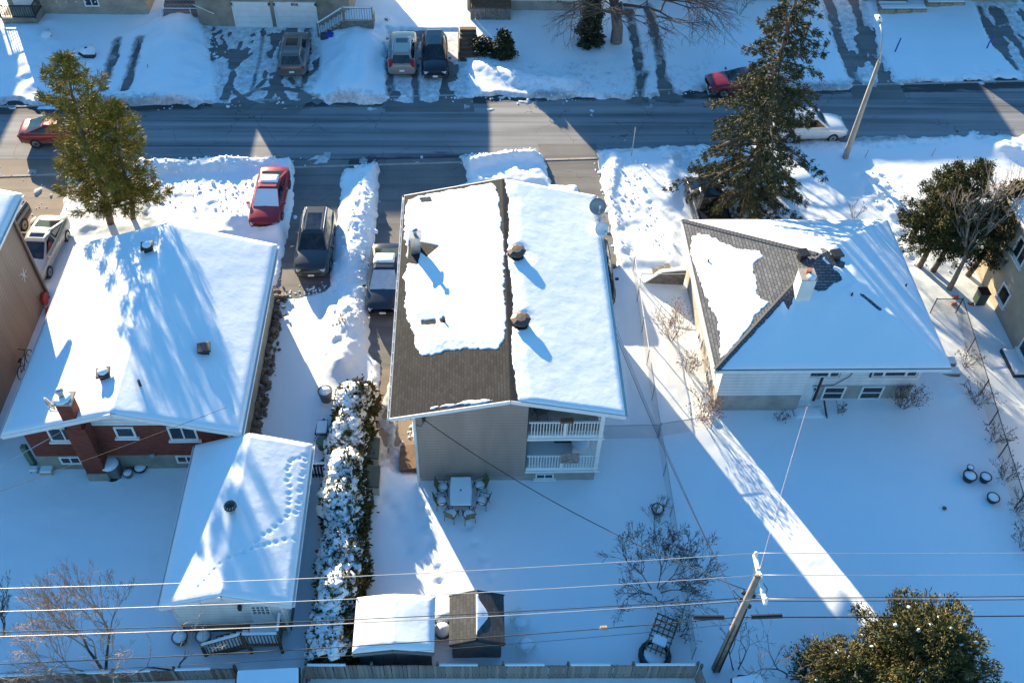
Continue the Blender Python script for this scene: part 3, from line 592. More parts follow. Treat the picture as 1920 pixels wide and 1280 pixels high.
# ------------------------------------------------------------------ white garage behind the brick house
B = wthing('garage', 'small white sided garage with snowy roof and rear steps', 'garage', (-9.35, 17.9, 0))
BX0, BX1, BY0, BY1 = -11.5, -7.2, 17.68, 24.7; BE, BR, BM = 2.72, 3.55, -9.35
MB().bb(BX0+0.05, BX1-0.05, BY0+0.05, BY1-0.05, 0, 0.95).build('foundation', 'concrete_stained', B)
brz = gable_y(-11.82, -6.88, BM, BE, BR); wz = float(brz(np.array(BX0), 0))-0.14
m = MB(); m.add([(x, y, z) for y in (BY0, BY1) for x, z in ((BX0, 0.95), (BX1, 0.95), (BX1, wz), (BM, BR-0.14), (BX0, wz))], [(0, 1, 2, 3, 4), (9, 8, 7, 6, 5)]+[(i, i+5, (i+1) % 5+5, (i+1) % 5) for i in range(5)]); m.build('wall', 'siding_white', B)
gable_roof(B, -11.82, -6.88, BM, 17.5, 24.95, BE, BR, 'shingle_grey')
pr_ = []
def roofprints(pts, z, step=0.24):
    wp = [P(a, b, z) for a, b in pts]
    for (ax, ay), (bx, by) in zip(wp[:-1], wp[1:]):
        k = max(1, int(math.hypot(bx-ax, by-ay)/step))
        for i in range(k): pr_.append((ax+(bx-ax)*i/k+rs.uniform(-.06, .06), ay+(by-ay)*i/k+rs.uniform(-.05, .05), 0.07, 0.055))
roofprints([(572, 852), (565, 900), (556, 960), (556, 975)], 3.0); roofprints([(540, 870), (540, 930), (538, 965), (505, 995), (470, 1030), (430, 1055), (395, 1085), (365, 1112)], 3.2); roofprints([(570, 852), (535, 872)], 3.0, 0.22); roofprints([(550, 1005), (505, 1020), (440, 1055)], 3.1)
snow_roof(B, -11.82, -6.88, 17.5, 24.95, soft(brz, BM, 0.6), T=0.13, seed=9, dents=pr_, res=0.05)
vx, vy = P(434, 955, 3.7); zz = float(brz(np.array(vx), 0))
m = MB(); m.cyl((vx, vy, zz), 0.13, 0.32, 12); tv = m.build('turbine_base', 'galv', B, True)
m = MB(); m.lathe((vx, vy, zz+0.32), [(0.14, 0), (0.24, 0.08), (0.25, 0.18), (0.18, 0.28), (0.03, 0.32)], 16); m.build('turbine_vent', 'dark_metal', tv, True)
for k in range(12):
    a = k*math.pi/6; m = MB(); m.bar((vx+0.25*math.cos(a), vy+0.25*math.sin(a), zz+0.36), (vx+0.2*math.cos(a+.25), vy+0.2*math.sin(a+.25), zz+0.6), 0.012, 0.04); m.build('vane', 'galv', tv)
x0_ = PY(470, 1140, BY0)[0]; x1_ = PY(507, 1140, BY0)[0]
window(B, 'S', BY0, x0_, x1_, 1.75, 2.45, 3, sill=False, fw=0.05, hor=2)
MB().bb(x0_-0.06, x1_+0.06, BY0-0.045, BY0-0.002, 1.0, 1.72).build('door', 'white_paint', B)
m = MB(); vx = PY(449, 1131, BY0)[0]; m.box((vx, BY0-0.1, 2.45), (0.14, 0.16, 0.24)); m.build('wall_lamp', 'black_trim', B, bevel=0.02)
MB().bb(BX1-0.16, BX1-0.06, BY0-0.12, BY0-0.03, 0.1, 2.6).build('downpipe', 'white_metal', B)
# landing and steps
LX0, LX1, LY0 = -8.75, -7.45, 16.75
m = MB(); m.bb(LX0, LX1, LY0, BY0-0.02, 0.86, 0.95); ld = m.build('landing', 'wood_grey2', B)
snow_roof(B, LX0+0.03, LX1-0.03, LY0+0.03, BY0-0.08, lambda x, y: 0.95+0*x, T=0.12, seed=4, name='landing_snow')
for k in range(6):
    zz = 0.80-k*0.145; xx = LX0-0.02-k*0.27
    m = MB(); m.bb(xx-0.28, xx, LY0+0.1, BY0-0.2, zz-0.045, zz); m.build('step', 'wood_grey2', B)
    m = MB(); m.bb(xx-0.26, xx-0.02, LY0+0.12, BY0-0.22, zz+0.001, zz+0.06); m.build('step_snow', 'snow', B)
for yy in (LY0+0.06, BY0-0.16): m = MB(); m.bar((LX0, yy, 0.76), (LX0-1.75, yy, -0.1), 0.05, 0.2); m.build('stringer', 'wood_brown', B)
railing(B, (LX0, LY0), (LX1, LY0), 0.95, 0.95, 0.12, 'wood_brown'); railing(B, (LX1, LY0+0.1), (LX1, BY0-0.1), 0.95, 0.95, 0.12, 'wood_brown', False)
railing(B, (LX0-0.08, LY0), (LX0-1.7, LY0), 0.95, 0.95, 0.13, 'wood_brown', True, 0.1)
for xx in (LX0+0.05, LX1-0.05): m = MB(); m.bb(xx-0.05, xx+0.05, LY0+0.02, LY0+0.12, 0, 0.86); m.build('deck_post', 'wood_brown', B)
m = MB(); m.bar((LX0, LY0, 1.98), (LX1, LY0, 1.98), 0.09, 0.05); m.bar((LX1, LY0+.1, 1.98), (LX1, BY0-.1, 1.98), 0.09, 0.05); m.bar((LX0-.08, LY0, 1.98), (LX0-1.7, LY0, 1.13), 0.09, 0.05); m.build('rail_snow', 'snow', B)
# ------------------------------------------------------------------ grey duplex in the middle
C = wthing('duplex_house', 'grey sided two storey house with half bare brown shingle roof and balconies', 'house', (1.5, 24.7, 0))
CX0, CX1, CY0, CY1 = -2.45, 5.45, 24.72, 37.5; CE, CR, CXM = 5.52, 6.6, 1.5; CL, CRX, CYA, CYB = -3.35, 6.22, 24.2, 38.1
BXL = 2.28; RCY = 26.7         # balcony bay starts here, its back wall
crz = gable_y(CL, CRX, CXM, CE, CR)
MB().bb(CX0+0.04, BXL, CY0+0.04, CY1-0.04, 0, 0.45).build('foundation', 'concrete', C)
MB().bb(BXL, CX1-0.02, CY0+0.03, CY1-0.05, 0, 0.93).build('basement_wall', 'concrete', C)
zc0 = float(crz(np.array(CX0), 0))-0.14; zc1 = float(crz(np.array(CX1), 0))-0.14; zcb = float(crz(np.array(BXL), 0))-0.14
m = MB(); m.add([(x, y, z) for y in (CY0, CY1) for x, z in ((CX0, 0.45), (BXL, 0.45), (BXL, zcb), (CXM, CR-0.14), (CX0, zc0))], [(0, 1, 2, 3, 4), (9, 8, 7, 6, 5)]+[(i, i+5, (i+1) % 5+5, (i+1) % 5) for i in range(5)])
m.add([(x, y, z) for y in (RCY, CY1) for x, z in ((BXL, 0.93), (CX1, 0.93), (CX1, zc1), (BXL, zcb))], [(0, 1, 2, 3), (7, 6, 5, 4)]+[(i, i+4, (i+1) % 4+4, (i+1) % 4) for i in range(4)]); m.build('wall', 'siding_grey', C)
gable_roof(C, CL, CRX, CXM, CYA, CYB, CE, CR, 'shingle_brown')
zl = lambda pts, z: [P(a, b, z) for a, b in pts]
def zroof(px_, py_, f, z=5.9):
    for _ in range(6): x, y = P(px_, py_, z); z = float(f(np.array(x), np.array(y)))
    return x, y
_n = [(767, 376), (762, 402), (762, 440), (768, 492), (760, 520), (765, 545), (762, 570), (767, 595), (780, 625), (780, 647), (792, 662), (822, 661), (842, 652), (870, 652), (910, 651), (930, 650), (941, 636), (944, 600), (945, 560), (940, 520), (942, 480), (938, 440), (934, 400), (929, 355), (922, 346), (880, 353), (830, 361), (790, 369)]
polyC = [zroof(a, b, crz) for a, b in _n]; polyC2 = [zroof(a, b, crz) for a, b in [(795, 770), (815, 759), (870, 750), (940, 748), (900, 757), (850, 763)]]
hole1 = [zroof(a, b, crz) for a, b in [(768, 452), (790, 455), (822, 462), (800, 480), (788, 470), (782, 495), (766, 492)]]
holes = [[zroof(a, b, crz) for a, b in q] for q in ([(789, 373), (806, 371), (809, 377), (792, 379)], [(791, 602), (816, 600), (816, 607), (792, 608)], [(826, 599), (834, 597), (835, 604), (828, 604)])]
def maskC(x, y):
    nz = 0.11*fb(x, y, 0.45, 3, 3)+0.09*vn(x, y, 0.13, 7)
    d = np.maximum(sdpoly(x, y, polyC)+0.13, sdpoly(x, y, polyC2))+nz
    right = (x-(CXM+0.17+0.07*np.sin(y*1.1)+0.10*fb(x*0, y, 0.8, 9)))+nz*0.5
    d = np.maximum(d, np.where(x > CXM-0.02, right, -1))
    for h in [hole1]+holes: d = np.minimum(d, -sdpoly(x, y, h)+0.03*nz)
    for bx, by in VENTC: d = np.minimum(d, np.hypot(x-bx, y-by)-0.33+nz*0.8)
    return d
VENTC = [zroof(968, 478, crz, 6.4), zroof(976, 606, crz, 6.4)]
_snowC = snow_roof(C, CL+0.06, CRX-0.02, CYA+0.02, CYB-0.02, crz, maskC, T=0.11, res=0.055, seed=12, round_=0.2)
for bx, by in VENTC:
    zz = float(crz(np.array(bx), 0)); m = MB(); m.box((bx, by, zz+0.08), (0.46, 0.46, 0.34), 0.0); vb = m.build('roof_vent', 'brown_metal', C)
    m = MB(); m.lathe((bx, by, zz+0.24), [(0.44, 0), (0.44, 0.05), (0.24, 0.14), (0.02, 0.15)], 8); m.build('vent_hood', 'brown_metal', vb)
# metal flue chimney on the left slope
fx, fy = zroof(780, 470, crz); fz = float(crz(np.array(fx), 0))
m = MB(); m.bb(fx-0.22, fx+0.22, fy-0.22, fy+0.22, fz-0.15, fz+0.95); fc = m.build('chimney', 'galv', C)
MB().bb(fx-0.29, fx+0.29, fy-0.29, fy+0.29, fz+0.95, fz+1.02).build('chimney_cap', 'galv', fc)
m = MB(); m.cyl((fx, fy, fz+1.02), 0.08, 0.26, 10); m.lathe((fx, fy, fz+1.28), [(0.15, 0), (0.15, 0.03), (0.02, 0.1)], 10); m.build('flue', 'galv', fc)
vx, vy = zroof(831, 601, crz); MB().cyl((vx, vy, float(crz(np.array(vx), 0))-0.05), 0.05, 0.32, 8).build('vent_pipe', 'dark_metal', C)
dx, dy = P(1106, 390, CE+0.4); dish(C, CRX-0.12, dy-0.1, CE-0.1, 0.42, az=0.2, tilt=0.75, post=0.55)
dish(C, CRX-0.05, dy-1.5, CE-0.1, 0.36, az=0.5, tilt=0.9, post=0.35, mat='white_metal')
m = MB(); m.bar((CRX-0.3, dy-0.9, CE+0.35), (CRX+0.25, dy-0.75, CE+0.5), 0.025); m.bar((CRX-0.2, dy-1.0, CE+0.1), (CRX-0.1, dy-0.85, CE+0.6), 0.03)
for k in range(4): m.bar((CRX-0.25+k*0.14, dy-1.05, CE+0.38+k*0.03), (CRX-0.25+k*0.14, dy-0.6, CE+0.38+k*0.03), 0.015)
m.build('aerial', 'galv', C)
# gutter hangers on the left eave
for k in range(22):
    yy = CYA+0.4+k*0.62; m = MB(); m.bb(CL-0.10, CL+0.02, yy, yy+0.04, CE-0.045, CE-0.02); m.build('gutter_strap', 'white_metal', C)
# balconies
for zf, nm in ((0.93, 'lower'), (3.33, 'upper')):
    m = MB(); m.bb(BXL+0.01, CX1+0.12, CY0-0.12, RCY, zf, zf+0.14); m.build('balcony_floor', 'concrete', C)
    s = snow_roof(C, BXL+0.03, CX1+0.10, CY0-0.10, RCY-(0.1 if nm == 'lower' else 1.7), lambda x, y, zf=zf: zf+0.14+0*x, T=0.17 if nm == 'lower' else 0.07, seed=8, name='balcony_snow')
    m = MB(); m.bb(BXL+0.01, CX1+0.14, CY0-0.15, CY0-0.12, zf+0.02, zf+0.14); m.build('fascia', 'white_paint', C)
    railing(C, (BXL+0.06, CY0-0.02), (CX1-0.1, CY0-0.02), zf+0.14, 1.0, 0.125, 'white_paint', False)
    m = MB(); m.bb((BXL+CX1)/2-0.06, (BXL+CX1)/2+0.06, CY0-0.09, CY0+0.03, zf+0.14, zf+1.2); m.build('post', 'white_paint', C)
    railing(C, (CX1-0.03, CY0+0.1), (CX1-0.03, RCY-0.05), zf+0.14, 1.0, 0.13, 'white_paint', False)
    m = MB(); m.bb(CX1-0.14, CX1+0.04, CY0-0.12, CY0+0.06, zf+0.14, (3.33 if nm == 'lower' else zc1+0.02)); m.build('corner_post', 'white_paint', C)
    window(C, 'S', RCY, BXL+0.45, BXL+2.1, zf+0.16, zf+2.15, 1, sill=False, name='patio_door')
window(C, 'S', CY0+0.03, PY(1004, 893, CY0)[0], PY(1038, 893, CY0)[0], 0.30, 0.68, 1, fw=0.06)
m = MB(); m.tube([(CX0+0.02, CY0-0.07, 5.1), (CX0+0.02, CY0-0.07, 0.25), (CX0-0.0, CY0-0.35, 0.08)], 0.06, 6); m.build('downpipe', 'white_metal', C)
m = MB(); m.tube([(CL+0.05, CY0-0.1, 5.25), (CX0+0.02, CY0-0.08, 5.05)], 0.055, 6); m.build('downpipe_elbow', 'white_metal', C)
for yy, z0 in ((26.5, 3.9), (30.2, 3.9), (34, 3.9), (27.5, 1.6), (31.5, 1.6), (35, 1.6)): window(C, 'W', CX0, yy, yy+1.1, z0, z0+1.0, 1)
for yy, z0 in ((28.2, 3.9), (33, 3.9), (28.2, 1.6), (33, 1.6)): window(C, 'E', CX1, yy, yy+1.1, z0, z0+1.0, 1)
m = MB(); m.box((CX0+0.42, CY0-0.07, 4.85), (0.14, 0.12, 0.26)); m.build('meter_mast_box', 'black_trim', C)
m = MB(); m.tube([(CX0+0.42, CY0-0.1, 4.7), (CX0+0.3, CY0-0.14, 4.45), (CX0+0.1, CY0-0.12, 4.5)], 0.02, 5); m.build('service_cable', 'wire_black', C)
# wooden cellar hatch beside the wall
m = MB(); m.bb(-3.3, -2.55, 25.3, 26.55, 0.0, 0.32); hb = m.build('cellar_hatch', 'wood_brown', C)
m = MB(); m.slab([(-3.34, 25.26, 0.30), (-2.52, 25.26, 0.46), (-2.52, 26.6, 0.46), (-3.34, 26.6, 0.30)], 0.04); m.build('hatch_lid', 'wood_brown', hb)
# things kept on the balconies
def simple_chair(name, label, cat, loc, rz, seat, frame, h=0.44, w=0.46, back=0.5, snow=True, group=None):
    t = thing(name, label, cat, loc, rz, group)
    m = MB(); m.box((0, 0, h), (w, w, 0.035)); m.build('seat', seat, t, bevel=0.01)
    m = MB(); m.slab([(-w/2, w/2, h+0.05), (-w/2+0.02, w/2+0.14, h+back), (w/2-0.02, w/2+0.14, h+back), (w/2, w/2, h+0.05)], 0.03); m.build('backrest', seat, t)
    for sx in (-1, 1):
        for sy in (-1, 1): m = MB(); m.tube([(sx*w*0.46, sy*w*0.46, h), (sx*w*0.53, sy*w*0.55, 0)], 0.014, 5); m.build('leg', frame, t)
        m = MB(); m.tube([(sx*w*0.54, -w*0.45, h), (sx*w*0.56, -w*0.45, h+0.21), (sx*w*0.56, w*0.55, h+0.23)], 0.016, 5); m.build('armrest', frame, t)
    if snow: m = MB(); m.lathe((0, 0, h+0.018), [(w*0.5, 0), (w*0.48, 0.05), (w*0.3, 0.09), (0.02, 0.10)], 10); m.build('snow', 'snow', t, True)
    return t
simple_chair('chair', 'dark chair in the left corner of the upper balcony', 'chair', (BXL+0.6, CY0+1.0, 3.47), 0.4, 'cover_grey', 'black_trim', snow=False)
t = thing('storage_box', 'snow topped white box on the lower balcony', 'box', (CX1-0.65, CY0+0.95, 1.07)); MB().box((0, 0, 0.3), (0.8, 0.55, 0.6)).build('box', 'white_paint', t, bevel=0.02); MB().lathe((0, 0, 0.6), [(0.42, 0), (0.4, 0.1), (0.25, 0.17), (0.02, 0.19)], 12).build('snow', 'snow', t, True)
t = thing('barbecue', 'dark covered barbecue against the lower balcony wall', 'barbecue', (BXL+1.9, RCY-0.45, 1.07)); MB().box((0, 0, 0.45), (1.1, 0.5, 0.9)).build('cover', 'black_trim', t, bevel=0.08); MB().box((0, 0, 0.96), (0.7, 0.45, 0.2)).build('lid', 'black_trim', t, bevel=0.07)
xa, za = PY(1052, 852, CY0-0.1); xb, zb = PY(1084, 868, CY0-0.1)
t = tag(MB().bb(xa, xb, CY0-0.10, CY0-0.065, zb, za+0.05).build('rug', 'rug'), 'patterned grey brown rug hung over the lower balcony railing', 'rug')
xa, za = PY(1052, 783, CY0-0.1); t = tag(MB().bb(xa, xa+0.55, CY0-0.12, CY0+0.1, 4.5, 4.62).build('planter', 'wood_brown', bevel=0.02), 'brown planter box on the upper balcony railing', 'planter')
# ------------------------------------------------------------------ white hip roofed house on the right
D = wthing('hip_roof_house', 'white house with grey hip roof half bared of snow and pale chimney', 'house', (16.3, 28.6, 0))
DX0, DX1, DY1 = 11.45, 21.25, 37.75; DYL, DYR, DXJ = 28.55, 29.2, 15.55; DE, DP = 3.70, 6.0
EX0, EX1, EY0, EY1 = 10.92, 21.75, 28.15, 38.35; APX, APY = 16.35, 33.25
MB().bb(DX0+0.06, DXJ, DYL+0.06, DY1, 0, 1.36).build('foundation', 'concrete', D); MB().bb(DXJ, DX1-0.06, DYR+0.06, DY1-0.05, 0, 1.26).build('foundation', 'concrete', D)
m = MB(); m.bb(DX0, DXJ+0.02, DYL, DY1, 1.36, DE-0.1); m.bb(DXJ+0.02, DX1, DYR, DY1-0.02, 1.26, DE-0.11); m.build('wall', 'siding_white', D)
def hipz(x, y):
    t = np.minimum(np.minimum((x-EX0)/(APX-EX0), (EX1-x)/(EX1-APX)), np.minimum((y-EY0)/(APY-EY0), (EY1-y)/(EY1-APY))); return DE+(DP-DE)*t
ap = (APX, APY, DP); cs = [(EX0, EY0, DE), (EX1, EY0, DE), (EX1, EY1, DE), (EX0, EY1, DE)]
for i in range(4): MB().slab([cs[i], cs[(i+1) % 4], ap], 0.06).build('roof', 'shingle_grey', D)
for i in range(4):
    a = Vector(cs[i]); b2 = Vector(cs[(i+1) % 4]); d = (b2-a).normalized(); o_ = Vector((d.y, -d.x, 0))*0.02
    m = MB(); m.bar(a+o_+Vector((0, 0, -0.12)), b2+o_+Vector((0, 0, -0.12)), 0.05, 0.17); m.build('fascia', 'white_paint', D)
m = MB(); m.bb(EX0+0.03, EX1-0.03, EY0+0.03, EY1-0.03, DE-0.20, DE-0.17); m.build('soffit', 'white_paint', D)
polyD = [zroof(a, b, hipz, 4.5) for a, b in [(1299, 447), (1310, 440), (1320, 441), (1360, 457), (1385, 468), (1422, 471), (1427, 480), (1412, 495), (1410, 515), (1417, 535), (1417, 555), (1439, 567), (1407, 602), (1382, 637), (1362, 662), (1353, 668), (1351, 655), (1355, 640), (1350, 595), (1330, 567), (1320, 532), (1307, 505), (1297, 470)]]
bareD = [zroof(a, b, hipz, 5.4) for a, b in [(1533, 483), (1556, 498), (1581, 523), (1566, 528), (1545, 545), (1524, 540), (1490, 545), (1478, 580), (1466, 560), (1475, 520), (1490, 478)]]
bareD2 = [zroof(a, b, hipz, 5.4) for a, b in [(1537, 464), (1545, 466), (1560, 482), (1584, 492), (1580, 502), (1562, 498), (1545, 480)]]
crackD = [zroof(a, b, hipz, 5.0) for a, b in [(1613, 551), (1620, 554), (1652, 580), (1648, 580)]]
def maskD(x, y):
    nz = 0.11*fb(x, y, 0.45, 13, 3)+0.09*vn(x, y, 0.15, 17)
    tw = (x-EX0)/(APX-EX0); ts = np.minimum((y-EY0)/(APY-EY0), (EY1-y)/(EY1-APY))
    west = tw < ts+0.0
    d = np.where(west, sdpoly(x, y, polyD)+0.10+nz*1.2, (tw-ts)*3.8-0.12+nz*0.5)
    d = np.minimum(d, -sdpoly(x, y, bareD)+nz); d = np.minimum(d, -sdpoly(x, y, bareD2)+nz*0.5); d = np.minimum(d, -sdpoly(x, y, crackD)+nz*0.1)
    return d
snow_roof(D, EX0+0.02, EX1-0.02, EY0+0.02, EY1-0.02, hipz, maskD, T=0.10, res=0.06, seed=22, round_=0.18)
# ridge cap shingles along the two bare hips
capme = None
for (a, b2) in (((EX0, EY1, DE), ap), ((EX0, EY0, DE), ap)):
    a = Vector(a); b2 = Vector(b2); L = (b2-a).length; n_ = int(L/0.20); d = (b2-a)/L
    if 1:
        s_ = Vector((0, 0, 1)).cross(d).normalized()
        cm = MB(); cm.add([(-0.11, 0.15, -0.035), (0.11, 0.15, -0.05), (0.11, -0.15, -0.05), (-0.11, -0.15, -0.035), (-0.11, 0, 0.035), (0.11, 0, 0.015)], [(0, 4, 5, 1), (4, 3, 2, 5), (0, 3, 4), (1, 5, 2), (0, 1, 2, 3)])
        capme = cm.mesh('cap_shingle'); capme.materials.append(MATS['shingle_grey'])
    up = d.cross(s_).normalized(); RM = Matrix((d, s_, up)).transposed().to_4x4()
    if up.z < 0: RM = Matrix((d, -s_, -up)).transposed().to_4x4()
    for k in range(n_):
        o = bpy.data.objects.new('cap_shingle', capme); COL.objects.link(o); o.parent = D; o.matrix_parent_inverse = Matrix.Translation(-Vector(_WP[D.name]))
        o.matrix_basis = Matrix.Translation(a+d*(0.1+k*0.20)+Vector((0, 0, 0.03)))@RM
# chimney
hx, hy = zroof(1503, 562, hipz, 5.3); hz = float(hipz(np.array(hx), np.array(hy)))
m = MB(); m.bb(hx-0.34, hx+0.34, hy-0.1, hy+0.62, hz-0.4, DP+0.42); hc = m.build('chimney', 'stucco_white', D)
MB().bb(hx-0.37, hx+0.37, hy-0.13, hy+0.65, DP+0.42, DP+0.48).build('chimney_cap', 'concrete', hc)
m = MB(); m.cyl((hx+0.05, hy+0.35, DP+0.48), 0.13, 0.2, 12); m.build('flue', 'copper_flue', hc)
m = MB(); m.lathe((hx+0.12, hy+0.05, DP+0.47), [(0.22, 0), (0.2, 0.08), (0.1, 0.14), (0.02, 0.15)], 10); m.build('snow', 'snow', hc, True)
for px_, py_ in ((1503, 480), (1566, 481)):
    vx, vy = zroof(px_, py_+4, hipz, 5.8); box_vent(D, vx, vy, float(hipz(np.array(vx), np.array(vy)))-0.04, 0.42, 0.5, 'black_trim', False)
for px_, py_ in ((1697, 539), (1596, 556), (1327, 493)):
    vx, vy = zroof(px_, py_, hipz, 5.0); MB().cyl((vx, vy, float(hipz(np.array(vx), np.array(vy)))-0.05), 0.045, 0.28, 8).build('vent_pipe', 'black_trim', D)
# rear windows with dark shutters
for pa, pb in ((1493, 1577), (1633, 1722)):
    xa = PY(pa, 697, DYR)[0]; xb = PY(pb, 697, DYR)[0]; w_ = xb-xa
    MB().bb(xa, xb, DYR-0.05, DYR-0.002, 1.9, 3.35).build('window_surround', 'dark_brown', D)
    window(D, 'S', DYR-0.05, xa+0.07, xa+w_*0.27, 2.0, 3.33, 0, fr='white_paint', sill=False, fw=0.05); window(D, 'S', DYR-0.05, xa+w_*0.27, xa+w_*0.74, 2.0, 3.33, 0, sill=False, fw=0.06); window(D, 'S', DYR-0.05, xa+w_*0.74, xb-0.07, 2.0, 3.33, 0, sill=False, fw=0.05)
for pa, pb in ((1542, 1583), (1612, 1654)):
    xa = PY(pa, 738, DYR)[0]; xb = PY(pb, 738, DYR)[0]; window(D, 'S', DYR+0.06, xa, xb, 0.15, 1.14, 0, hor=1, sill=False, fw=0.09)
xa = PY(1488, 745, DYR)[0]; MB().bb(xa+0.05, xa+0.95, DYR-0.02, DYR+0.03, 0.12, 1.95).build('door', 'white_paint', D); MB().bb(xa+0.95, xa+1.06, DYR-0.07, DYR+0.05, 0.0, 1.9).build('door_screen', 'dark_brown', D)
m = MB(); m.box((xa+0.85, DYR-0.06, 1.05), (0.05, 0.08, 0.14)); m.build('door_handle', 'black_trim', D)
m = MB(); m.bb(xa-0.15, xa+1.35, DYR-1.15, DYR-0.36, 0.0, 0.14); st = m.build('door_step', 'concrete', D); snow_roof(D, xa-0.1, xa+1.3, DYR-1.1, DYR-0.4, lambda x, y: 0.14+0*x, T=0.09, seed=5, name='step_snow')
m = MB(); m.bar((xa+1.36, DYR-0.35, 0.55), (xa+1.42, DYR-1.15, 0.1), 0.05, 0.12); m.build('step_rail', 'dark_brown', D)
for yy in (29.6, 31.2, 33.6, 35.6): window(D, 'W', DX0, yy, yy+0.9, 2.0, 3.1, 0)
for yy in (29.9, 32.4): window(D, 'W', DX0+0.06, yy, yy+0.8, 0.3, 0.95, 0, sill=False)
for yy in (30.0, 34.5): window(D, 'E', DX1, yy, yy+1.1, 2.0, 3.1, 1)
m = MB(); m.tube([(DXJ+0.3, DYR-0.08, 3.4), (DXJ+0.28, DYR-0.08, 1.2), (DXJ+0.2, DYR-0.1, 0.3)], 0.014, 5); m.tube([(18.1, DYR-0.05, 3.3), (17.8, DYR-0.06, 2.0), (17.2, DYR-0.06, 1.35), (16.2, DYR-0.06, 1.3)], 0.02, 5); m.build('conduit', 'black_trim', D)
# sheltered side entrance
m = MB(); m.slab([(8.75, 36.4, 0.9), (DX0, 36.9, 2.0), (DX0, 38.2, 2.0), (8.75, 38.2, 0.9)][::1], 0.06); 
sp = wthing('side_stair', 'snow edged stair shelter at the corner of the white house', 'stairs', (10.2, 37.0, 0))
x0_, y0_ = P(1205, 535); x1_, y1_ = P(1278, 530)
m = MB(); m.add([(x0_, y0_, 0), (x1_, y0_-0.2, 0), (x1_, y0_-0.2, 1.25), (x0_+0.9, y0_, 0.95), (x0_, y0_, 0.1), (x0_, y0_+0.12, 0), (x1_, y0_-0.08, 0), (x1_, y0_-0.08, 1.25), (x0_+0.9, y0_+0.12, 0.95), (x0_, y0_+0.12, 0.1)], [(0, 1, 2, 3, 4), (9, 8, 7, 6, 5)]+[(i, i+5, (i+1) % 5+5, (i+1) % 5) for i in range(5)]); m.build('side_wall', 'wood_grey2', sp)
m = MB(); m.bar((x0_, y0_+0.06, 0.16), (x0_+0.9, y0_+0.06, 1.02), 0.2, 0.08); m.bar((x0_+0.9, y0_+0.06, 1.02), (x1_, y0_-0.1, 1.32), 0.2, 0.08); m.build('snow', 'snow', sp)
m = MB(); m.tube([(x0_-0.2, y0_-0.15, 1.0), (x1_, y0_-0.3, 1.15)], 0.025, 5); m.tube([(x0_-0.2, y0_-0.15, 0), (x0_-0.2, y0_-0.15, 1.0)], 0.025, 5); m.build('handrail', 'white_metal', sp)
for k in range(4): MB().bb(x0_+0.3+k*0.3, x0_+0.62+k*0.3, y0_+0.13, y0_+1.0, 0, 0.16+k*0.17).build('step', 'wood_grey2', sp)
# garden steps at the far corner
gs = wthing('garden_steps', 'snow covered garden steps right of the white house', 'stairs', (22, 30, 0))
for k in range(4):
    x0_, y0_ = P(1745+k*9, 695+k*16); MB().bb(x0_, x0_+1.15, y0_, y0_+0.42, 0, 0.52-k*0.13).build('step', 'concrete', gs); MB().bb(x0_+0.03, x0_+1.12, y0_+0.03, y0_+0.40, 0.52-k*0.13+.001, 0.62-k*0.13).build('snow', 'snow', gs)
# ------------------------------------------------------------------ neighbours cut by the picture edges
Eh = wthing('brown_sided_house', 'brown sided house cut by the left edge behind white sedan', 'house', (-26, 30, 0))
MB().bb(-30.5, -22.05, 26.0, 36.7, 0, 6.2).build('wall', 'siding_brown', Eh); ez = gable_y(-31.1, -21.5, -26.3, 6.35, 7.6)
gable_roof(Eh, -31.1, -21.5, -26.3, 25.5, 37.2, 6.35, 7.6, 'shingle_grey'); snow_roof(Eh, -31.1, -21.5, 25.5, 37.2, ez, T=0.15, seed=31, res=0.2)
m = MB(); m.bb(-22.02, -21.92, 36.3, 36.4, 0, 6.2); m.build('downpipe', 'brown_metal', Eh)
window(Eh, 'E', -22.05, 28.0, 29.2, 1.6, 2.7, 1); window(Eh, 'E', -22.05, 27.5, 29.2, 4.2, 5.4, 1)
m = MB(); m.tube([(-22.0, 34.8, 3.3), (-21.7, 34.8, 3.3)], 0.02, 5)
for k in range(3): m.tube([(-21.72, 34.8+0.35*math.cos(k*2.1), 3.3+0.35*math.sin(k*2.1)), (-21.72, 34.8-0.35*math.cos(k*2.1), 3.3-0.35*math.sin(k*2.1))], 0.014, 4)
m.build('wall_ornament', 'white_paint', Eh)
t = thing('hose_reel', 'round red reel on the brown house wall by its downpipe', 'hose reel', (-22.0, 35.9, 0.55)); m = MB(); m.tube([(0, 0, 0), (0.14, 0, 0)], 0.33, 14); m.build('reel', 'red_plastic', t)
t = thing('snow_shovel', 'red snow shovels leaning below the red reel', 'shovel', (-21.75, 35.3, 0)); m = MB(); m.tube([(0, 0, 0.2), (-0.15, 0, 1.3)], 0.02, 5); m.build('handle', 'wood_brown', t); m = MB(); m.box((0.03, 0, 0.2), (0.05, 0.45, 0.4)); m.build('blade', 'red_plastic', t)
Fh = wthing('stucco_house', 'tan stucco house cut by the right edge behind cedars', 'house', (31, 33, 0))
MB().bb(27.75, 38, 23.0, 38.2, 0, 5.6).build('wall', 'stucco_tan', Fh); fz_ = gable_y(27.2, 38.6, 32.9, 5.8, 7.6)
gable_roof(Fh, 27.2, 38.6, 32.9, 22.5, 38.8, 5.8, 7.6, 'shingle_grey'); snow_roof(Fh, 27.2, 38.6, 22.5, 38.8, fz_, T=0.15, seed=33, res=0.2)
window(Fh, 'W', 27.75, 30.6, 32.2, 0.5, 1.7, 1); window(Fh, 'W', 27.75, 34.6, 35.6, 0.9, 1.9, 0); window(Fh, 'W', 27.75, 30.4, 31.8, 3.4, 4.6, 1); window(Fh, 'W', 27.75, 35, 36.2, 3.4, 4.6, 1)
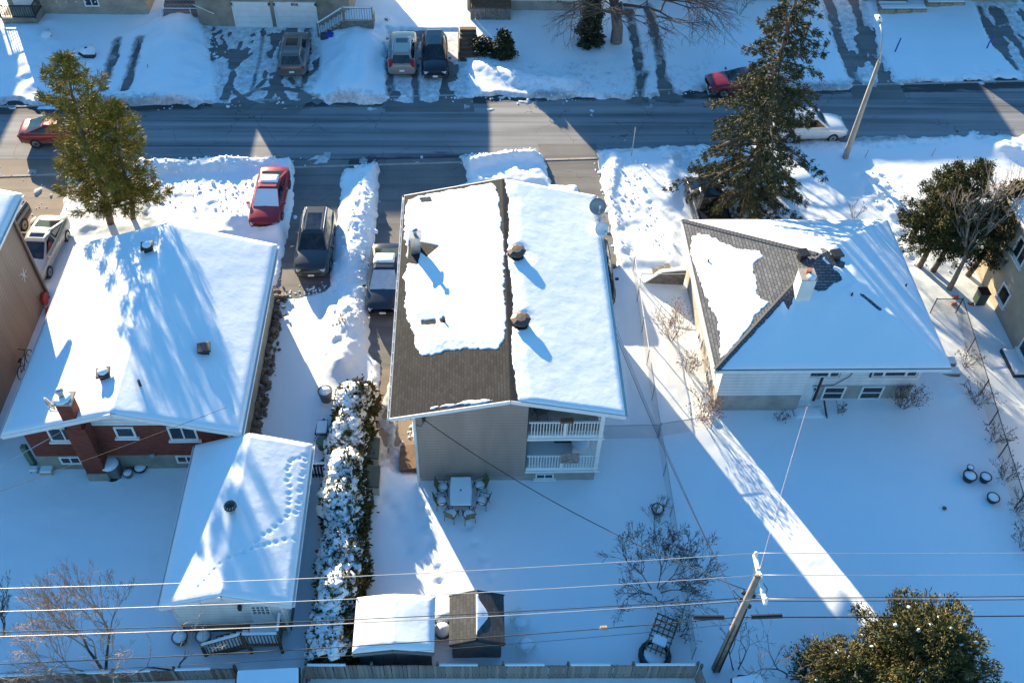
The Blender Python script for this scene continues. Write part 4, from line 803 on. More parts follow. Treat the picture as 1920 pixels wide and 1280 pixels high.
m = MB(); m.bb(26.95, 27.7, 30.5, 32.3, 0.0, 0.35); m.build('window_box', 'black_trim', Fh); snow_roof(Fh, 27.0, 27.66, 30.55, 32.25, lambda x, y: 0.35+0*x, T=0.1, seed=3, name='window_box_snow')
# ------------------------------------------------------------------ houses across the road
def far_house(name, label, x0, x1, y0, y1, ze, zr, wall, base=None, zb=1.0, seed=40, hip=0.0):
    h = wthing(name, label, 'house', ((x0+x1)/2, y0, 0))
    if base: MB().bb(x0+0.04, x1-0.04, y0+0.04, y1, 0, zb).build('foundation', base, h)
    MB().bb(x0, x1, y0, y1-0.02, zb if base else 0, ze-0.05).build('wall', wall, h)
    ym = (y0+y1)/2; ex0, ex1, ey0, ey1 = x0-0.5, x1+0.5, y0-0.5, y1+0.5
    if hip:
        q = [(ex0, ey0, ze), (ex1, ey0, ze), (ex1, ey1, ze), (ex0, ey1, ze), (ex0+hip, ym, zr), (ex1-hip, ym, zr)]
        [MB().slab([q[i] for i in f], 0.08).build('roof', 'shingle_grey', h) for f in ((0, 1, 5, 4), (1, 2, 5), (2, 3, 4, 5), (3, 0, 4))]
        rz = lambda x, y: ze+(zr-ze)*np.minimum(np.minimum((y-ey0)/(ym-ey0), (ey1-y)/(ey1-ym)), np.minimum((x-ex0)/hip, (ex1-x)/hip))
    else:
        m = MB(); m.slab([(ex0, ey0, ze), (ex1, ey0, ze), (ex1, ym, zr), (ex0, ym, zr)], 0.08); m.slab([(ex0, ym, zr), (ex1, ym, zr), (ex1, ey1, ze), (ex0, ey1, ze)], 0.08); m.build('roof', 'shingle_grey', h)
        m = MB()
        for xx in (x0, x1-0.1): m.add([(xx, y0, ze-0.05), (xx, y1, ze-0.05), (xx, ym, zr-0.1), (xx+0.1, y0, ze-0.05), (xx+0.1, y1, ze-0.05), (xx+0.1, ym, zr-0.1)], [(0, 1, 2), (5, 4, 3), (0, 3, 4, 1), (1, 4, 5, 2), (2, 5, 3, 0)])
        m.build('gable', wall, h); rz = lambda x, y: ze+(zr-ze)*np.minimum((y-ey0)/(ym-ey0), (ey1-y)/(ey1-ym))
    snow_roof(h, ex0, ex1, ey0, ey1, rz, T=0.16, res=0.25, seed=seed)
    return h
G1 = far_house('beige_brick_house', 'beige brick house with white door at the top left', -32.5, -22.9, 64.6, 74, 5.0, 6.5, 'brick_beige', seed=41, hip=3.5)
xa = PY(28, 20, 64.6)[0]; xb = PY(75, 20, 64.6)[0]; MB().bb(xa+0.1, xb-0.1, 64.52, 64.58, 0.85, 2.9).build('door', 'white_paint', G1)
m = MB(); m.bb(xa-0.3, xb+0.3, 62.9, 64.55, 0, 0.75); m.build('porch', 'concrete_stained', G1); railing(G1, (xa-0.3, 62.95), (xb+0.3, 62.95), 0.75, 0.9, 0.16, 'black_trim'); railing(G1, (xb+0.28, 63.0), (xb+0.28, 64.5), 0.75, 0.9, 0.16, 'black_trim', False)
xa = PY(163, 20, 64.6)[0]; xb = PY(190, 20, 64.6)[0]; window(G1, 'S', 64.6, xa, xb, 0.75, 1.35, 1, sill=False); xa = PY(135, 0, 64.6)[0]; window(G1, 'S', 64.6, xa, xa+2.6, 2.0, 3.4, 2)
for k in range(5): xx = PY(113+k*18, 21, 64.6)[0]; MB().cyl((xx, 64.5, 1.1), 0.05, 0.08, 8).build('wall_light', 'white_metal', G1)
G2 = far_house('garage_front_house', 'concrete fronted house with two white garage doors', -19.1, -8.4, 63.2, 73, 5.0, 6.6, 'siding_white', 'concrete_stained', 2.3, seed=42, hip=3.0)
for pa, pb in ((443, 508), (521, 594)):
    xa = PY(pa, 40, 63.2)[0]; xb = PY(pb, 40, 63.2)[0]
    MB().bb(xa-0.10, xa, 63.1, 63.23, 0, 1.95).build('door_frame', 'white_paint', G2); MB().bb(xb, xb+0.10, 63.1, 63.23, 0, 1.95).build('door_frame', 'white_paint', G2); MB().bb(xa-0.10, xb+0.10, 63.1, 63.23, 1.72, 1.99).build('door_frame', 'white_paint', G2)
    gd = bpy.data.objects.new('garage_door', None); gd.empty_display_size = 0.2; COL.objects.link(gd); gd.parent = G2; gd.matrix_parent_inverse = Matrix.Translation(-Vector(_WP[G2.name]))
    for k in range(4): MB().bb(xa+0.01, xb-0.01, 63.15, 63.2, 0.03+k*0.425, 0.445+k*0.425).build('door_panel', 'white_paint', gd)
    if pa == 521:
        tc = bpy.data.curves.new('house_number', 'FONT'); tc.body = '806'; tc.size = 0.34; tc.align_x = 'CENTER'; tc.extrude = 0.01; to = bpy.data.objects.new('tmp', tc); COL.objects.link(to)
        dg = bpy.context.evaluated_depsgraph_get(); me = bpy.data.meshes.new_from_object(to.evaluated_get(dg)); bpy.data.objects.remove(to)
        me.transform(Matrix.Translation(((xa+xb)/2, 63.085, 1.74))@Matrix.Rotation(math.pi/2, 4, 'X')); me.materials.clear(); link('house_number', me, 'black_trim', G2)
m = MB(); m.tube([(PY(366, 25, 63)[0], 62.9, 1.9), (PY(404, 35, 63)[0], 62.9, 1.2)], 0.03, 5); m.build('handrail', 'white_metal', G2)
# steps with railing right of the garages
S2 = wthing('entry_stairs', 'grey wooden entry stairs with railing right of the garage doors', 'stairs', (-7.5, 62, 0))
ax, ay = P(598, 72); bx, by = P(652, 46); 
for k in range(6):
    t0 = k/6; xx = ax+(bx-ax)*t0; MB().bb(xx, xx+(bx-ax)/6+0.05, ay+0.12, ay+1.35, 0, 0.18+k*0.2).build('step', 'wood_grey2', S2); MB().bb(xx+.02, xx+(bx-ax)/6, ay+0.14, ay+1.33, 0.18+k*0.2+.001, 0.26+k*0.2).build('snow', 'snow', S2)
railing(S2, (ax, ay), (bx, ay), 0.1, 1.0, 0.16, 'wood_grey', True, 1.3); bx2 = bx+2.0
MB().bb(bx, bx2, ay+0.05, ay+1.6, 0, 1.28).build('landing', 'wood_grey2', S2); railing(S2, (bx+0.08, ay), (bx2, ay), 1.3, 1.0, 0.16, 'wood_grey'); m = MB(); m.bar((ax, ay, 1.16), (bx, ay, 2.36), 0.1, 0.05); m.bar((bx, ay, 2.36), (bx2, ay, 2.36), 0.1, 0.05); m.build('rail_snow', 'snow', S2); MB().bb(bx+.03, bx2-.03, ay+0.1, ay+1.55, 1.281, 1.40).build('landing_snow', 'snow', S2)
# brick side stair left of the garages
S1 = wthing('brick_stairs', 'brick paved stairs with white handrail left of the garages', 'stairs', (-20.5, 63, 0))
x0_, y0_ = P(305, 48); x1_, _ = P(385, 48)
for k in range(5): MB().bb(x0_, x1_, y0_+k*0.42, y0_+k*0.42+0.44, 0, 0.2+k*0.22).build('step', 'brick_paver', S1)
m = MB(); m.tube([(x0_+0.1, y0_, 1.0), (x0_+0.1, y0_+2.1, 2.0)], 0.03, 5); m.tube([(x0_+0.1, y0_, 0), (x0_+0.1, y0_, 1.0)], 0.03, 5); m.tube([(x1_-0.9, y0_+0.3, 0.3), (x1_-0.9, y0_+0.3, 1.2)], 0.03, 5); m.tube([(x0_+0.1, y0_+0.3, 1.15), (x1_-0.4, y0_+0.3, 1.15)], 0.03, 5); m.build('handrail', 'white_metal', S1)
G3 = far_house('white_porch_house', 'white house with brown wooden deck beside bare tree', -0.3, 8.3, 65.6, 75, 4.9, 6.4, 'stucco_white', 'concrete', 0.9, seed=43, hip=3.2)
for pa in (985, 1022): xa = PY(pa, 4, 65.6)[0]; window(G3, 'S', 65.6, xa, xa+1.1, 1.55, 2.6, 1)
dk = wthing('wooden_deck', 'brown wooden deck and steps beside the black car', 'deck', (0, 62.5, 0))
x0_, y0_ = P(882, 40); x1_, _ = P(958, 40)
for k in range(9): MB().bb(x0_, x1_, y0_+k*0.28, y0_+k*0.28+0.265, 1.0, 1.06).build('plank', 'wood_brown', dk)
for k in range(8): xx = x0_+(x1_-x0_)*k/8; MB().bb(xx, xx+(x1_-x0_)/8-0.03, y0_-0.04, y0_-0.001, 0, 1.0).build('skirt_board', 'wood_grey2', dk)
sx0, sy0 = P(862, 118)
for k in range(8): MB().bb(sx0, sx0+1.15, sy0+k*0.36, sy0+k*0.36+0.38, 0.02+k*0.12, 0.12+k*0.13).build('step', 'wood_brown', dk)
railing(dk, (x0_, y0_), (x0_, y0_+2.3), 1.06, 0.95, 0.15, 'wood_brown'); m = MB(); m.bar((x0_+.1, y0_+0.5, 1.06), (x0_+.1, y0_+0.5, 1.07), .02); 
MB().bb(sx0-0.12, sx0-0.04, sy0, sy0+3.0, 0, 0.8).build('side_board', 'wood_grey2', dk)
t = thing('garbage_bin', 'black round bin on the wooden deck', 'bin', (x0_+0.7, y0_+1.6, 1.06)); MB().lathe((0, 0, 0), [(0.28, 0), (0.33, 0.8), (0.36, 0.82), (0.34, 0.9), (0.02, 0.95)], 14).build('bin', 'black_trim', t, True)
G4 = far_house('stone_step_house', 'house behind stone steps at the top right', 11.3, 25.2, 67.3, 77, 4.9, 6.6, 'siding_white', 'concrete', 0.9, seed=44, hip=2.5)
G5 = far_house('corner_house', 'house past the wide dark driveway at top right corner', 29.5, 41.5, 67.5, 77, 4.9, 6.6, 'brick_beige', 'concrete', 0.9, seed=45, hip=2.5)
G0 = far_house('far_left_house', 'house past the left edge shading the far left road', -51.5, -38.5, 65, 75, 5.0, 6.6, 'siding_brown', 'concrete', 0.9, seed=46, hip=2.5)
ss = wthing('stone_steps', 'snowy stone slabs and garden steps at the top right', 'steps', (31, 65, 0))
for pa, pb, py_, h in ((1648, 1738, 30, 0.45), (1735, 1810, 17, 0.4)):
    x0_, y0_ = P(pa, py_); x1_, _ = P(pb, py_); n_ = 3
    for k in range(n_):
        w_ = (x1_-x0_)/n_; MB().box((x0_+w_*(k+0.5), y0_+0.35+0.12*k, h/2), (w_*0.97, 0.75, h-0.05*k), 0.05*(k-1)).build('stone', 'stone', ss, bevel=0.09)
    MB().box(((x0_+x1_)/2, y0_+0.5, h+0.03), (x1_-x0_-0.3, 0.5, 0.08), 0.02).build('snow', 'snow', ss, bevel=0.03)
for k in range(4): x0_, y0_ = P(1645, 18-k*7); MB().bb(x0_, x0_+2.2, y0_, y0_+0.4, 0, 0.4+k*0.13).build('step', 'concrete_stained', ss); MB().bb(x0_+.05, x0_+2.15, y0_+.05, y0_+0.37, 0.401+k*0.13, 0.47+k*0.13).build('step_snow', 'snow', ss)
# ------------------------------------------------------------------ two garden sheds
H1 = wthing('snowy_shed', 'low shed fully capped with snow by the hedge', 'shed', (-3.05, 16.9, 0))
MB().bb(-4.4, -1.65, 16.2, 18.0, 0, 1.92).build('wall', 'siding_grey', H1); h1z = gable_y(-4.55, -1.5, -3.03, 1.95, 2.25)
gable_roof(H1, -4.55, -1.5, -3.03, 15.9, 18.15, 1.95, 2.25, 'shingle_grey', 'cover_grey', gutter=False); snow_roof(H1, -4.55, -1.5, 15.9, 18.15, soft(h1z, -3.03, 0.4), T=0.2, seed=51, res=0.06)
for k in range(6): MB().bb(-4.38+k*0.46, -4.38+k*0.46+0.44, 16.17, 16.198, 0.05, 1.88).build('wall_panel', 'cover_grey', H1)
H2 = wthing('dark_shed', 'dark shed with bare shingle roof beside the snowy shed', 'shed', (0.1, 16.9, 0))
MB().bb(-0.85, 1.05, 16.5, 17.95, 0, 1.98).build('wall', 'cover_grey', H2); h2z = gable_y(-0.95, 1.16, 0.1, 2.0, 2.42)
gm = MB(); gm.add([(x, y, z) for y in (16.5, 17.95) for x, z in ((-0.85, 1.98), (1.05, 1.98), (0.1, 2.33))], [(0, 1, 2), (5, 4, 3), (0, 3, 4, 1), (1, 4, 5, 2), (2, 5, 3, 0)]); gm.build('gable', 'cover_grey', H2)
gable_roof(H2, -0.95, 1.16, 0.1, 16.2, 18.15, 2.0, 2.42, 'shingle_dark', 'black_trim', gutter=False)
for k in range(5): MB().bb(-0.83+k*0.375, -0.83+k*0.375+0.36, 16.46, 16.497, 0.03, 1.94).build('wall_board', 'cover_grey', H2)
snow_roof(H2, 0.08, 0.75, 16.35, 18.0, h2z, lambda x, y: 0.42*np.exp(-((y-17.2)/0.5)**2)+0.04+0.05*fb(x, y, 0.4, 3)-(x-0.1), T=0.10, seed=53, res=0.03)
# ================================================================== VEHICLES
def interp(tab, t):
    for (a, *va), (b, *vb) in zip(tab[:-1], tab[1:]):
        if a <= t <= b: k = (t-a)/(b-a); return [p+(q-p)*k for p, q in zip(va, vb)]
    return list(tab[-1][1:])
CARS = dict(
    sedan=dict(L=4.75, W=1.83, H=1.40, cab=(-0.84, -0.36, 0.04, 0.50), belt=[(-1, .80, .80), (-.97, .90, .96), (-.88, .97, 1.00), (-.5, 1, .98), (0, 1, .95), (.45, 1, .94), (.7, .98, .88), (.88, .94, .79), (.97, .85, .68), (1, .74, .60)]),
    suv=dict(L=4.62, W=1.90, H=1.68, cab=(-0.98, -0.82, 0.10, 0.46), belt=[(-1, .86, .95), (-.97, .95, 1.06), (-.8, 1, 1.07), (0, 1, 1.05), (.46, 1, 1.04), (.7, .98, 1.0), (.88, .95, .92), (.97, .88, .80), (1, .78, .70)]),
    hatch=dict(L=4.4, W=1.80, H=1.60, cab=(-0.97, -0.78, 0.16, 0.56), belt=[(-1, .84, .88), (-.97, .93, 1.0), (-.8, 1, 1.02), (0, 1, 1.0), (.5, 1, .99), (.75, .97, .92), (.92, .92, .80), (.98, .84, .70), (1, .76, .62)]),
    pickup=dict(L=5.5, W=1.98, H=1.85, cab=(-0.16, -0.08, 0.26, 0.46), belt=[(-1, .96, 1.08), (-.98, 1, 1.12), (-.2, 1, 1.12), (.46, 1, 1.12), (.75, .99, 1.08), (.93, .95, 1.0), (.98, .9, .9), (1, .84, .8)]))
def car(kind, label, x, y, head, paint, z=0.02, group=None, sunroof=None, rails=False, shade=None, snow=(), cat='car', name='parked_car', tall_lights=False):
    S = CARS[kind]; L, W, H = S['L'], S['W']/2, S['H']; hl = L/2
    t = thing(name, label, cat, (x, y, z), R(head), group)
    ts = sorted(set([q[0] for q in S['belt']]+[-.92, -.75, -.6, -.25, .25, .6, .82, .93])); rings = []
    for s in ts:
        w, zb = interp(S['belt'], s); w *= W; zl_ = 0.24+0.12*max(0, abs(s)-0.8)/0.2
        half = [(w*.86, zl_), (w*.985, zl_+.14), (w, zl_+.34), (w*.985, zb-.16), (w*.94, zb-.05), (w*.80, zb+.0), (w*.4, zb+.035), (0, zb+.045)]
        rings.append([(s*hl, a, b) for a, b in half]+[(s*hl, -a, b) for a, b in half[-2::-1]])
    n = len(rings[0]); m = MB(); m.add([q for r in rings for q in r], [(i*n+j, i*n+j+1, (i+1)*n+j+1, (i+1)*n+j) for i in range(len(rings)-1) for j in range(n-1)]+[(i*n+n-1, i*n, (i+1)*n, (i+1)*n+n-1) for i in range(len(rings)-1)]+[tuple(range(n))[::-1], tuple((len(rings)-1)*n+j for j in range(n))])
    m.build('body', paint, t, True)
    r0, r1, f1, f0 = [q*hl for q in S['cab']]; zb = interp(S['belt'], 0)[1]; wb, wr = W*.90, W*.67
    zr0 = interp(S['belt'], S['cab'][0]+0.02)[1]-0.02; zf0 = interp(S['belt'], S['cab'][3])[1]
    def cabring(k):  # k 0 base .. 1 roof
        xr = r0+(r1-r0)*k; xf = f0+(f1-f0)*k; w = wb+(wr-wb)*k
        return [(xr, w*.93, zr0+(H-.05-zr0)*k), ((xr+xf)/2, w, zb+(H-zb)*k), (xf, w*.93, zf0+(H-.05-zf0)*k), (xf, -w*.93, zf0+(H-.05-zf0)*k), ((xr+xf)/2, -w, zb+(H-zb)*k), (xr, -w*.93, zr0+(H-.05-zr0)*k)]
    a = cabring(-0.05); b = cabring(1.0); top = [((q[0]-(r1+f1)/2)*.86+(r1+f1)/2, q[1]*.80, H+.012) for q in b]
    m = MB(); m.add(a+b+top, [(i, (i+1) % 6, 6+(i+1) % 6, 6+i) for i in range(6)]+[(6+i, 6+(i+1) % 6, 12+(i+1) % 6, 12+i) for i in range(6)]+[tuple(range(12, 18))]); m.build('cabin', paint, t, bevel=0.045)
    def glass(nm, q, off, mat='car_glass'):
        q = [Vector(v) for v in q]; c_ = sum(q, Vector())/len(q); nn = (q[1]-q[0]).cross(q[2]-q[0]).normalized()
        if nn.dot(c_-Vector(((r0+f0)/2, 0, zb))) < 0: nn = -nn; q = q[::-1]
        return MB().slab([v+nn*off for v in q], off+0.01).build(nm, mat, t)
    def cp(i, k): 
        A_, B_ = cabring(0)[i], cabring(1)[i]; return Vector(A_).lerp(Vector(B_), k)
    def quad(i, j, k0, k1, u0, u1): return [cp(i, k0).lerp(cp(j, k0), u0), cp(i, k0).lerp(cp(j, k0), u1), cp(i, k1).lerp(cp(j, k1), u1), cp(i, k1).lerp(cp(j, k1), u0)]
    ws = glass('windshield', quad(2, 3, .06, .92, .05, .95), 0.012)
    if shade: glass('windshield_cover', quad(2, 3, .02, .96, .02, .98), 0.035, shade)
    glass('rear_window', quad(5, 0, .12 if kind != 'sedan' else .06, .90, .08, .92), 0.012)
    for i, j in ((0, 1), (1, 2), (3, 4), (4, 5)):
        front = i in (1, 3); u0, u1 = (0.05, 0.86) if i in (1, 4) else (0.14, 0.95)
        glass('side_window', quad(i, j, .14, .88, u0, u1), 0.010)
    for sx, fr in ((0.60, 1), (-0.60, -1)):
        for sy in (-1, 1):
            m = MB(); rw = 0.34 if kind != 'pickup' else 0.39; yy = sy*(W-0.105); m.tube([(sx*hl, yy-0.11, rw), (sx*hl, yy+0.115, rw)], rw, 18); wh = m.build('wheel', 'rubber', t)
            m = MB(); m.tube([(sx*hl, yy+sy*0.112, rw), (sx*hl, yy+sy*0.125, rw)], rw*.64, 14); m.build('rim', 'rim', wh)
            m = MB(); m.tube([(sx*hl, yy+sy*0.125, rw), (sx*hl, yy+sy*0.132, rw)], rw*.2, 8); m.build('hub', 'dark_metal', wh)
    wf, zf = interp(S['belt'], .94); wr_, zr_ = interp(S['belt'], -.97)
    for sy in (-1, 1):
        m = MB(); m.box((.935*hl, sy*wf*W*.74, zf-.10), (.30, .30, .13), sy*-0.35); m.build('headlight', 'lens_clear', t, bevel=.03)
        m = MB(); m.box((-.972*hl, sy*wr_*W*.80, zr_-.14 if not tall_lights else zr_+.12), (.14, .26, .16 if not tall_lights else .62), sy*0.2); m.build('taillight', 'lens_red', t, bevel=.03)
        m = MB(); m.box((f0-.22, sy*(W+.09), zb+.06), (.13, .20, .12)); m.build('mirror', paint, t, bevel=.03)
        m = MB(); m.box((-.25*hl, sy*W*1.0, zb-.18), (.16, .03, .03)); m.build('door_handle', 'chrome', t)
        if rails: m = MB(); m.tube([(r1+.15, sy*wr*.9, H+.015), (r1+.25, sy*wr*.92, H+.05), (f1-.2, sy*wr*.92, H+.05), (f1-.05, sy*wr*.9, H+.01)], .022, 5); m.build('roof_rail', 'chrome', t)
    m = MB(); m.box((.985*hl, 0, .55), (.07, W*1.05, .18)); m.build('grille', 'black_trim', t, bevel=.03)
    m = MB(); m.box((hl+.005, 0, .42), (.02, .32, .13)); m.build('number_plate', 'white_paint', t)
    m = MB(); m.box((-hl-.005, 0, .62), (.02, .32, .13)); m.build('number_plate', 'white_paint', t)
    m = MB(); m.box((.95*hl, 0, .34), (.14, W*1.6, .16)); m.box((-.96*hl, 0, .36), (.12, W*1.6, .16)); m.build('bumper', 'black_trim', t, bevel=.04)
    if sunroof: m = MB(); u0, u1 = sunroof; m.bb(r1+(f1-r1)*u0, r1+(f1-r1)*u1, -wr*.62, wr*.62, H-.01, H+.02); m.build('sunroof', 'car_glass', t, bevel=.008)
    if kind == 'pickup':
        m = MB(); m.bb(-.95*hl, -.18*hl, -W*.82, W*.82, 1.0, 1.165); m.build('bed', 'black_trim', t)
        for sy in (-1, 1): m = MB(); m.bb(-.97*hl, -.18*hl, sy*W*.90-.05, sy*W*.90+.05, 1.10, 1.24); m.build('bed_rail', paint, t, bevel=.02)
        m = MB(); m.bb(-.985*hl, -.955*hl, -W*.85, W*.85, 0.9, 1.24); m.build('tailgate', paint, t, bevel=.02)
    for nm in snow:
        if nm == 'roof': x0, x1, w_, zz = r1+.05, f1-.05, wr*.88, H+.0
        elif nm == 'rear': x0, x1, w_, zz = r1-.25, r1+.55, wr*.86, H-.02
        elif nm == 'hood': x0, x1, w_, zz = f0+.12, .92*hl, W*.78, interp(S['belt'], .65)[1]-.02
        sn = MB(); sn.add([(x0, -w_, zz), (x1, -w_, zz), (x1, w_, zz), (x0, w_, zz), (x0+.12, -w_*.85, zz+.11), (x1-.12, -w_*.85, zz+.10), (x1-.12, w_*.85, zz+.10), (x0+.12, w_*.85, zz+.11)], [(0, 1, 5, 4), (1, 2, 6, 5), (2, 3, 7, 6), (3, 0, 4, 7), (4, 5, 6, 7), (0, 3, 2, 1)]); sn.build('snow', 'snow', t, True, bevel=.04)
    return t
def heading(p0, p1, z=.8):
    a = P(*p0, z); b = P(*p1, z); return math.degrees(math.atan2(b[1]-a[1], b[0]-a[0]))
car('sedan', 'red sedan half hidden by the pine on the road', -24.9, 50.15, 3, 'paint_red2', name='parked_car')
x, y = P(86, 462, .8); car('sedan', 'cream white sedan with sunroof beside brown sided house', x-0.3, y-0.1, heading((112, 418), (68, 505)), 'paint_cream', sunroof=(.45, .8), z=.08, snow=())
car('pickup', 'dark truck mostly hidden behind the brown sided house', -25.9, 40.2, -98, 'paint_char', z=.08, cat='truck', name='parked_truck')
x, y = P(505, 366, .8); car('sedan', 'bright red car with snow covered windscreen on driveway', x, y, -91, 'paint_red', z=.03, shade='snow', snow=('rear',))
x, y = P(590, 452, .8); car('suv', 'dark grey vehicle with glass roof panel behind red car', x, y, -90, 'paint_char', sunroof=(.28, .92), rails=True)
x, y = P(722, 517, .8); car('sedan', 'navy sedan with silver windscreen cover beside grey house', x, y, -90.5, 'paint_navy', shade='shade_silver', snow=('rear',))
x, y = P(552, 97, .8); car('suv', 'grey vehicle parked tail out before the garage doors', x, y, heading((548, 140), (560, 60)), 'paint_grey', sunroof=(.5, .92), rails=True, z=.08)
x, y = P(755, 94, .8); car('suv', 'beige silver wagon with tall red tail lamps', x, y, 91, 'paint_champ', sunroof=(.6, .85), rails=True, z=.04, tall_lights=True)
x, y = P(815, 101, .8); car('hatch', 'black car parked nose out beside beige silver wagon', x, y, -88, 'paint_black', z=.04, sunroof=(.4, .9))
car('sedan', 'wine red car parked along the far snow bank under the spruce', 18.0, 55.75, 183, 'paint_wine', z=.06)
x, y = P(1528, 232, .9); car('suv', 'white vehicle on the road beside the street lamp', x-.35, y+.05, 3, 'paint_white', rails=True)
car('pickup', 'black pickup truck parked under the big spruce', 13.55, 42.6, 92, 'paint_black', z=.06, cat='truck', name='parked_truck')
car('sedan', 'dark car tucked against the right side of grey house', 6.62, 37.7, -90, 'paint_black', z=.02)
# ================================================================== VEGETATION
def blades(cen, dirs, ln, wd, rng, droop=0.0):
    """thin kite leaves: two triangles sharing a spine, one island each"""
    n = len(cen); d = dirs/np.linalg.norm(dirs, axis=1)[:, None]; up = rng.normal(size=(n, 3)); s = np.cross(d, up); s /= np.linalg.norm(s, axis=1)[:, None]+1e-9
    ln = ln*rng.uniform(.7, 1.3, (n, 1)); wd = wd*rng.uniform(.7, 1.3, (n, 1))
    a = cen; c = cen+d*ln; c[:, 2] -= droop*ln[:, 0]; mid = cen+d*ln*.45; b = mid+s*wd; e = mid-s*wd
    V = np.stack([a, b, c, e], 1).reshape(-1, 3); F = np.arange(n*4).reshape(n, 4); return V, F
def sprays(pts, dirs, k, spread, ln, wd, rng, jitter=.05, droop=0.0):
    c = np.repeat(pts, k, 0)+rng.normal(size=(len(pts)*k, 3))*jitter; d = np.repeat(dirs, k, 0)+rng.normal(size=(len(pts)*k, 3))*spread
    return blades(c, d, ln, wd, rng, droop)
def limb(p0, d, L, rng, n=4, sag=0.0, wob=.1):
    pts = [np.array(p0, float)]; d = np.array(d, float)
    for i in range(n): d = d+rng.normal(size=3)*wob; d[2] -= sag/n; d /= np.linalg.norm(d); pts.append(pts[-1]+d*L/n)
    return pts
def conifer(name, label, base, Ht, prof, mat, bark='bark', seed=1, whorls=18, per=6, sag=.5, rise=.1, spray=.35, blade=(.30, .035), k=16, step=.28, trunk_r=.2, crown0=.12, lean=(0, 0), fork=None, snow=0, cat='tree', sub=2, group=None, twist=1.0, jit=.09):
    rng = np.random.RandomState(seed); t = thing(name, label, cat, (*base, 0), 0, group)
    trunks = [(np.zeros(3), np.array([lean[0], lean[1], Ht]))]+([] if fork is None else [(np.array([fork[0], fork[1], 0.]), np.array([fork[2], fork[3], fork[4]]))])
    PT, DR, BR = [], [], MB()
    for a, b in trunks:
        hh = b[2]; q = [tuple(a+(b-a)*u+np.array([.12*math.sin(u*7), .1*math.cos(u*5)-.1, 0])*(0 < u < 1)) for u in np.linspace(0, 1, 9)]; r = trunk_r*(hh/Ht)
        MB().tube(q, [r*(1.05-.95*u) for u in np.linspace(0, 1, 9)], 9).build('trunk', bark, t, True)
        nw = int(whorls*hh/Ht)
        for i in range(nw):
            u = crown0+(1-crown0)*(i+.5+rng.uniform(-.3, .3))/nw; u = min(u, .99); o = a+(b-a)*u
            for j in range(per):
                az = 2*math.pi*(j+rng.uniform(-.35, .35))/per+i*1.1*twist; L = prof(u, az)*rng.uniform(.72, 1.15)*(hh/Ht)**.5
                if L < .15: continue
                d = (math.cos(az), math.sin(az), rise+.5*(u-.5)); pts = limb(o, d, L, rng, 4, sag, .08)
                BR.tube([tuple(p) for p in pts], [.035*L/2+.012]*3+[.012, .006], 3, False)
                ns = max(2, int(L/step)); P_ = np.array(pts)
                for s in range(ns):
                    v = .22+.78*(s+rng.rand())/ns; ii = min(int(v*4), 3); f = v*4-ii; p = P_[ii]*(1-f)+P_[ii+1]*f; dd = P_[ii+1]-P_[ii]; dd /= np.linalg.norm(dd)
                    PT.append(p); DR.append(dd)
                    for _ in range(sub):
                        side = np.array([-dd[1], dd[0], 0])*rng.choice([-1, 1])*rng.uniform(.3, 1)*min(.55, L*.28)*(1.15-v*.6); PT.append(p+side+np.array([0, 0, -.06*sag])); DR.append(dd+side*1.2)
    BR.build('branches', bark, t)['kind'] = 'stuff'
    V, F = sprays(np.array(PT), np.array(DR), k, spray, blade[0], blade[1], rng, jit); npmesh('crown', V, F, mat, t)['kind'] = 'stuff'
    if snow:
        idx = rng.choice(len(PT), snow); blobs('snow', np.array(PT)[idx]+np.array([0, 0, .08]), rng.uniform(.03, .085, snow), rng, t, .35)
    return t
_ico = bmesh.new(); bmesh.ops.create_icosphere(_ico, subdivisions=1, radius=1); IV = np.array([v.co[:] for v in _ico.verts]); IF = np.array([[v.index for v in f.verts] for f in _ico.faces]); _ico.free()
def blobs(name, cen, rad, rng, parent, flat=.55, mat='snow'):
    n = len(cen); sc = np.stack([rng.uniform(.7, 1.5, n), rng.uniform(.7, 1.5, n), np.full(n, flat)], 1)*rad[:, None]
    V = (IV[None]*(1+.18*rng.normal(size=(n, len(IV), 1))))*sc[:, None]+cen[:, None]; F = IF[None]+(np.arange(n)*len(IV))[:, None, None]
    o = npmesh(name, V.reshape(-1, 3), F.reshape(-1, 3), mat, parent, True); o['kind'] = 'stuff'; return o
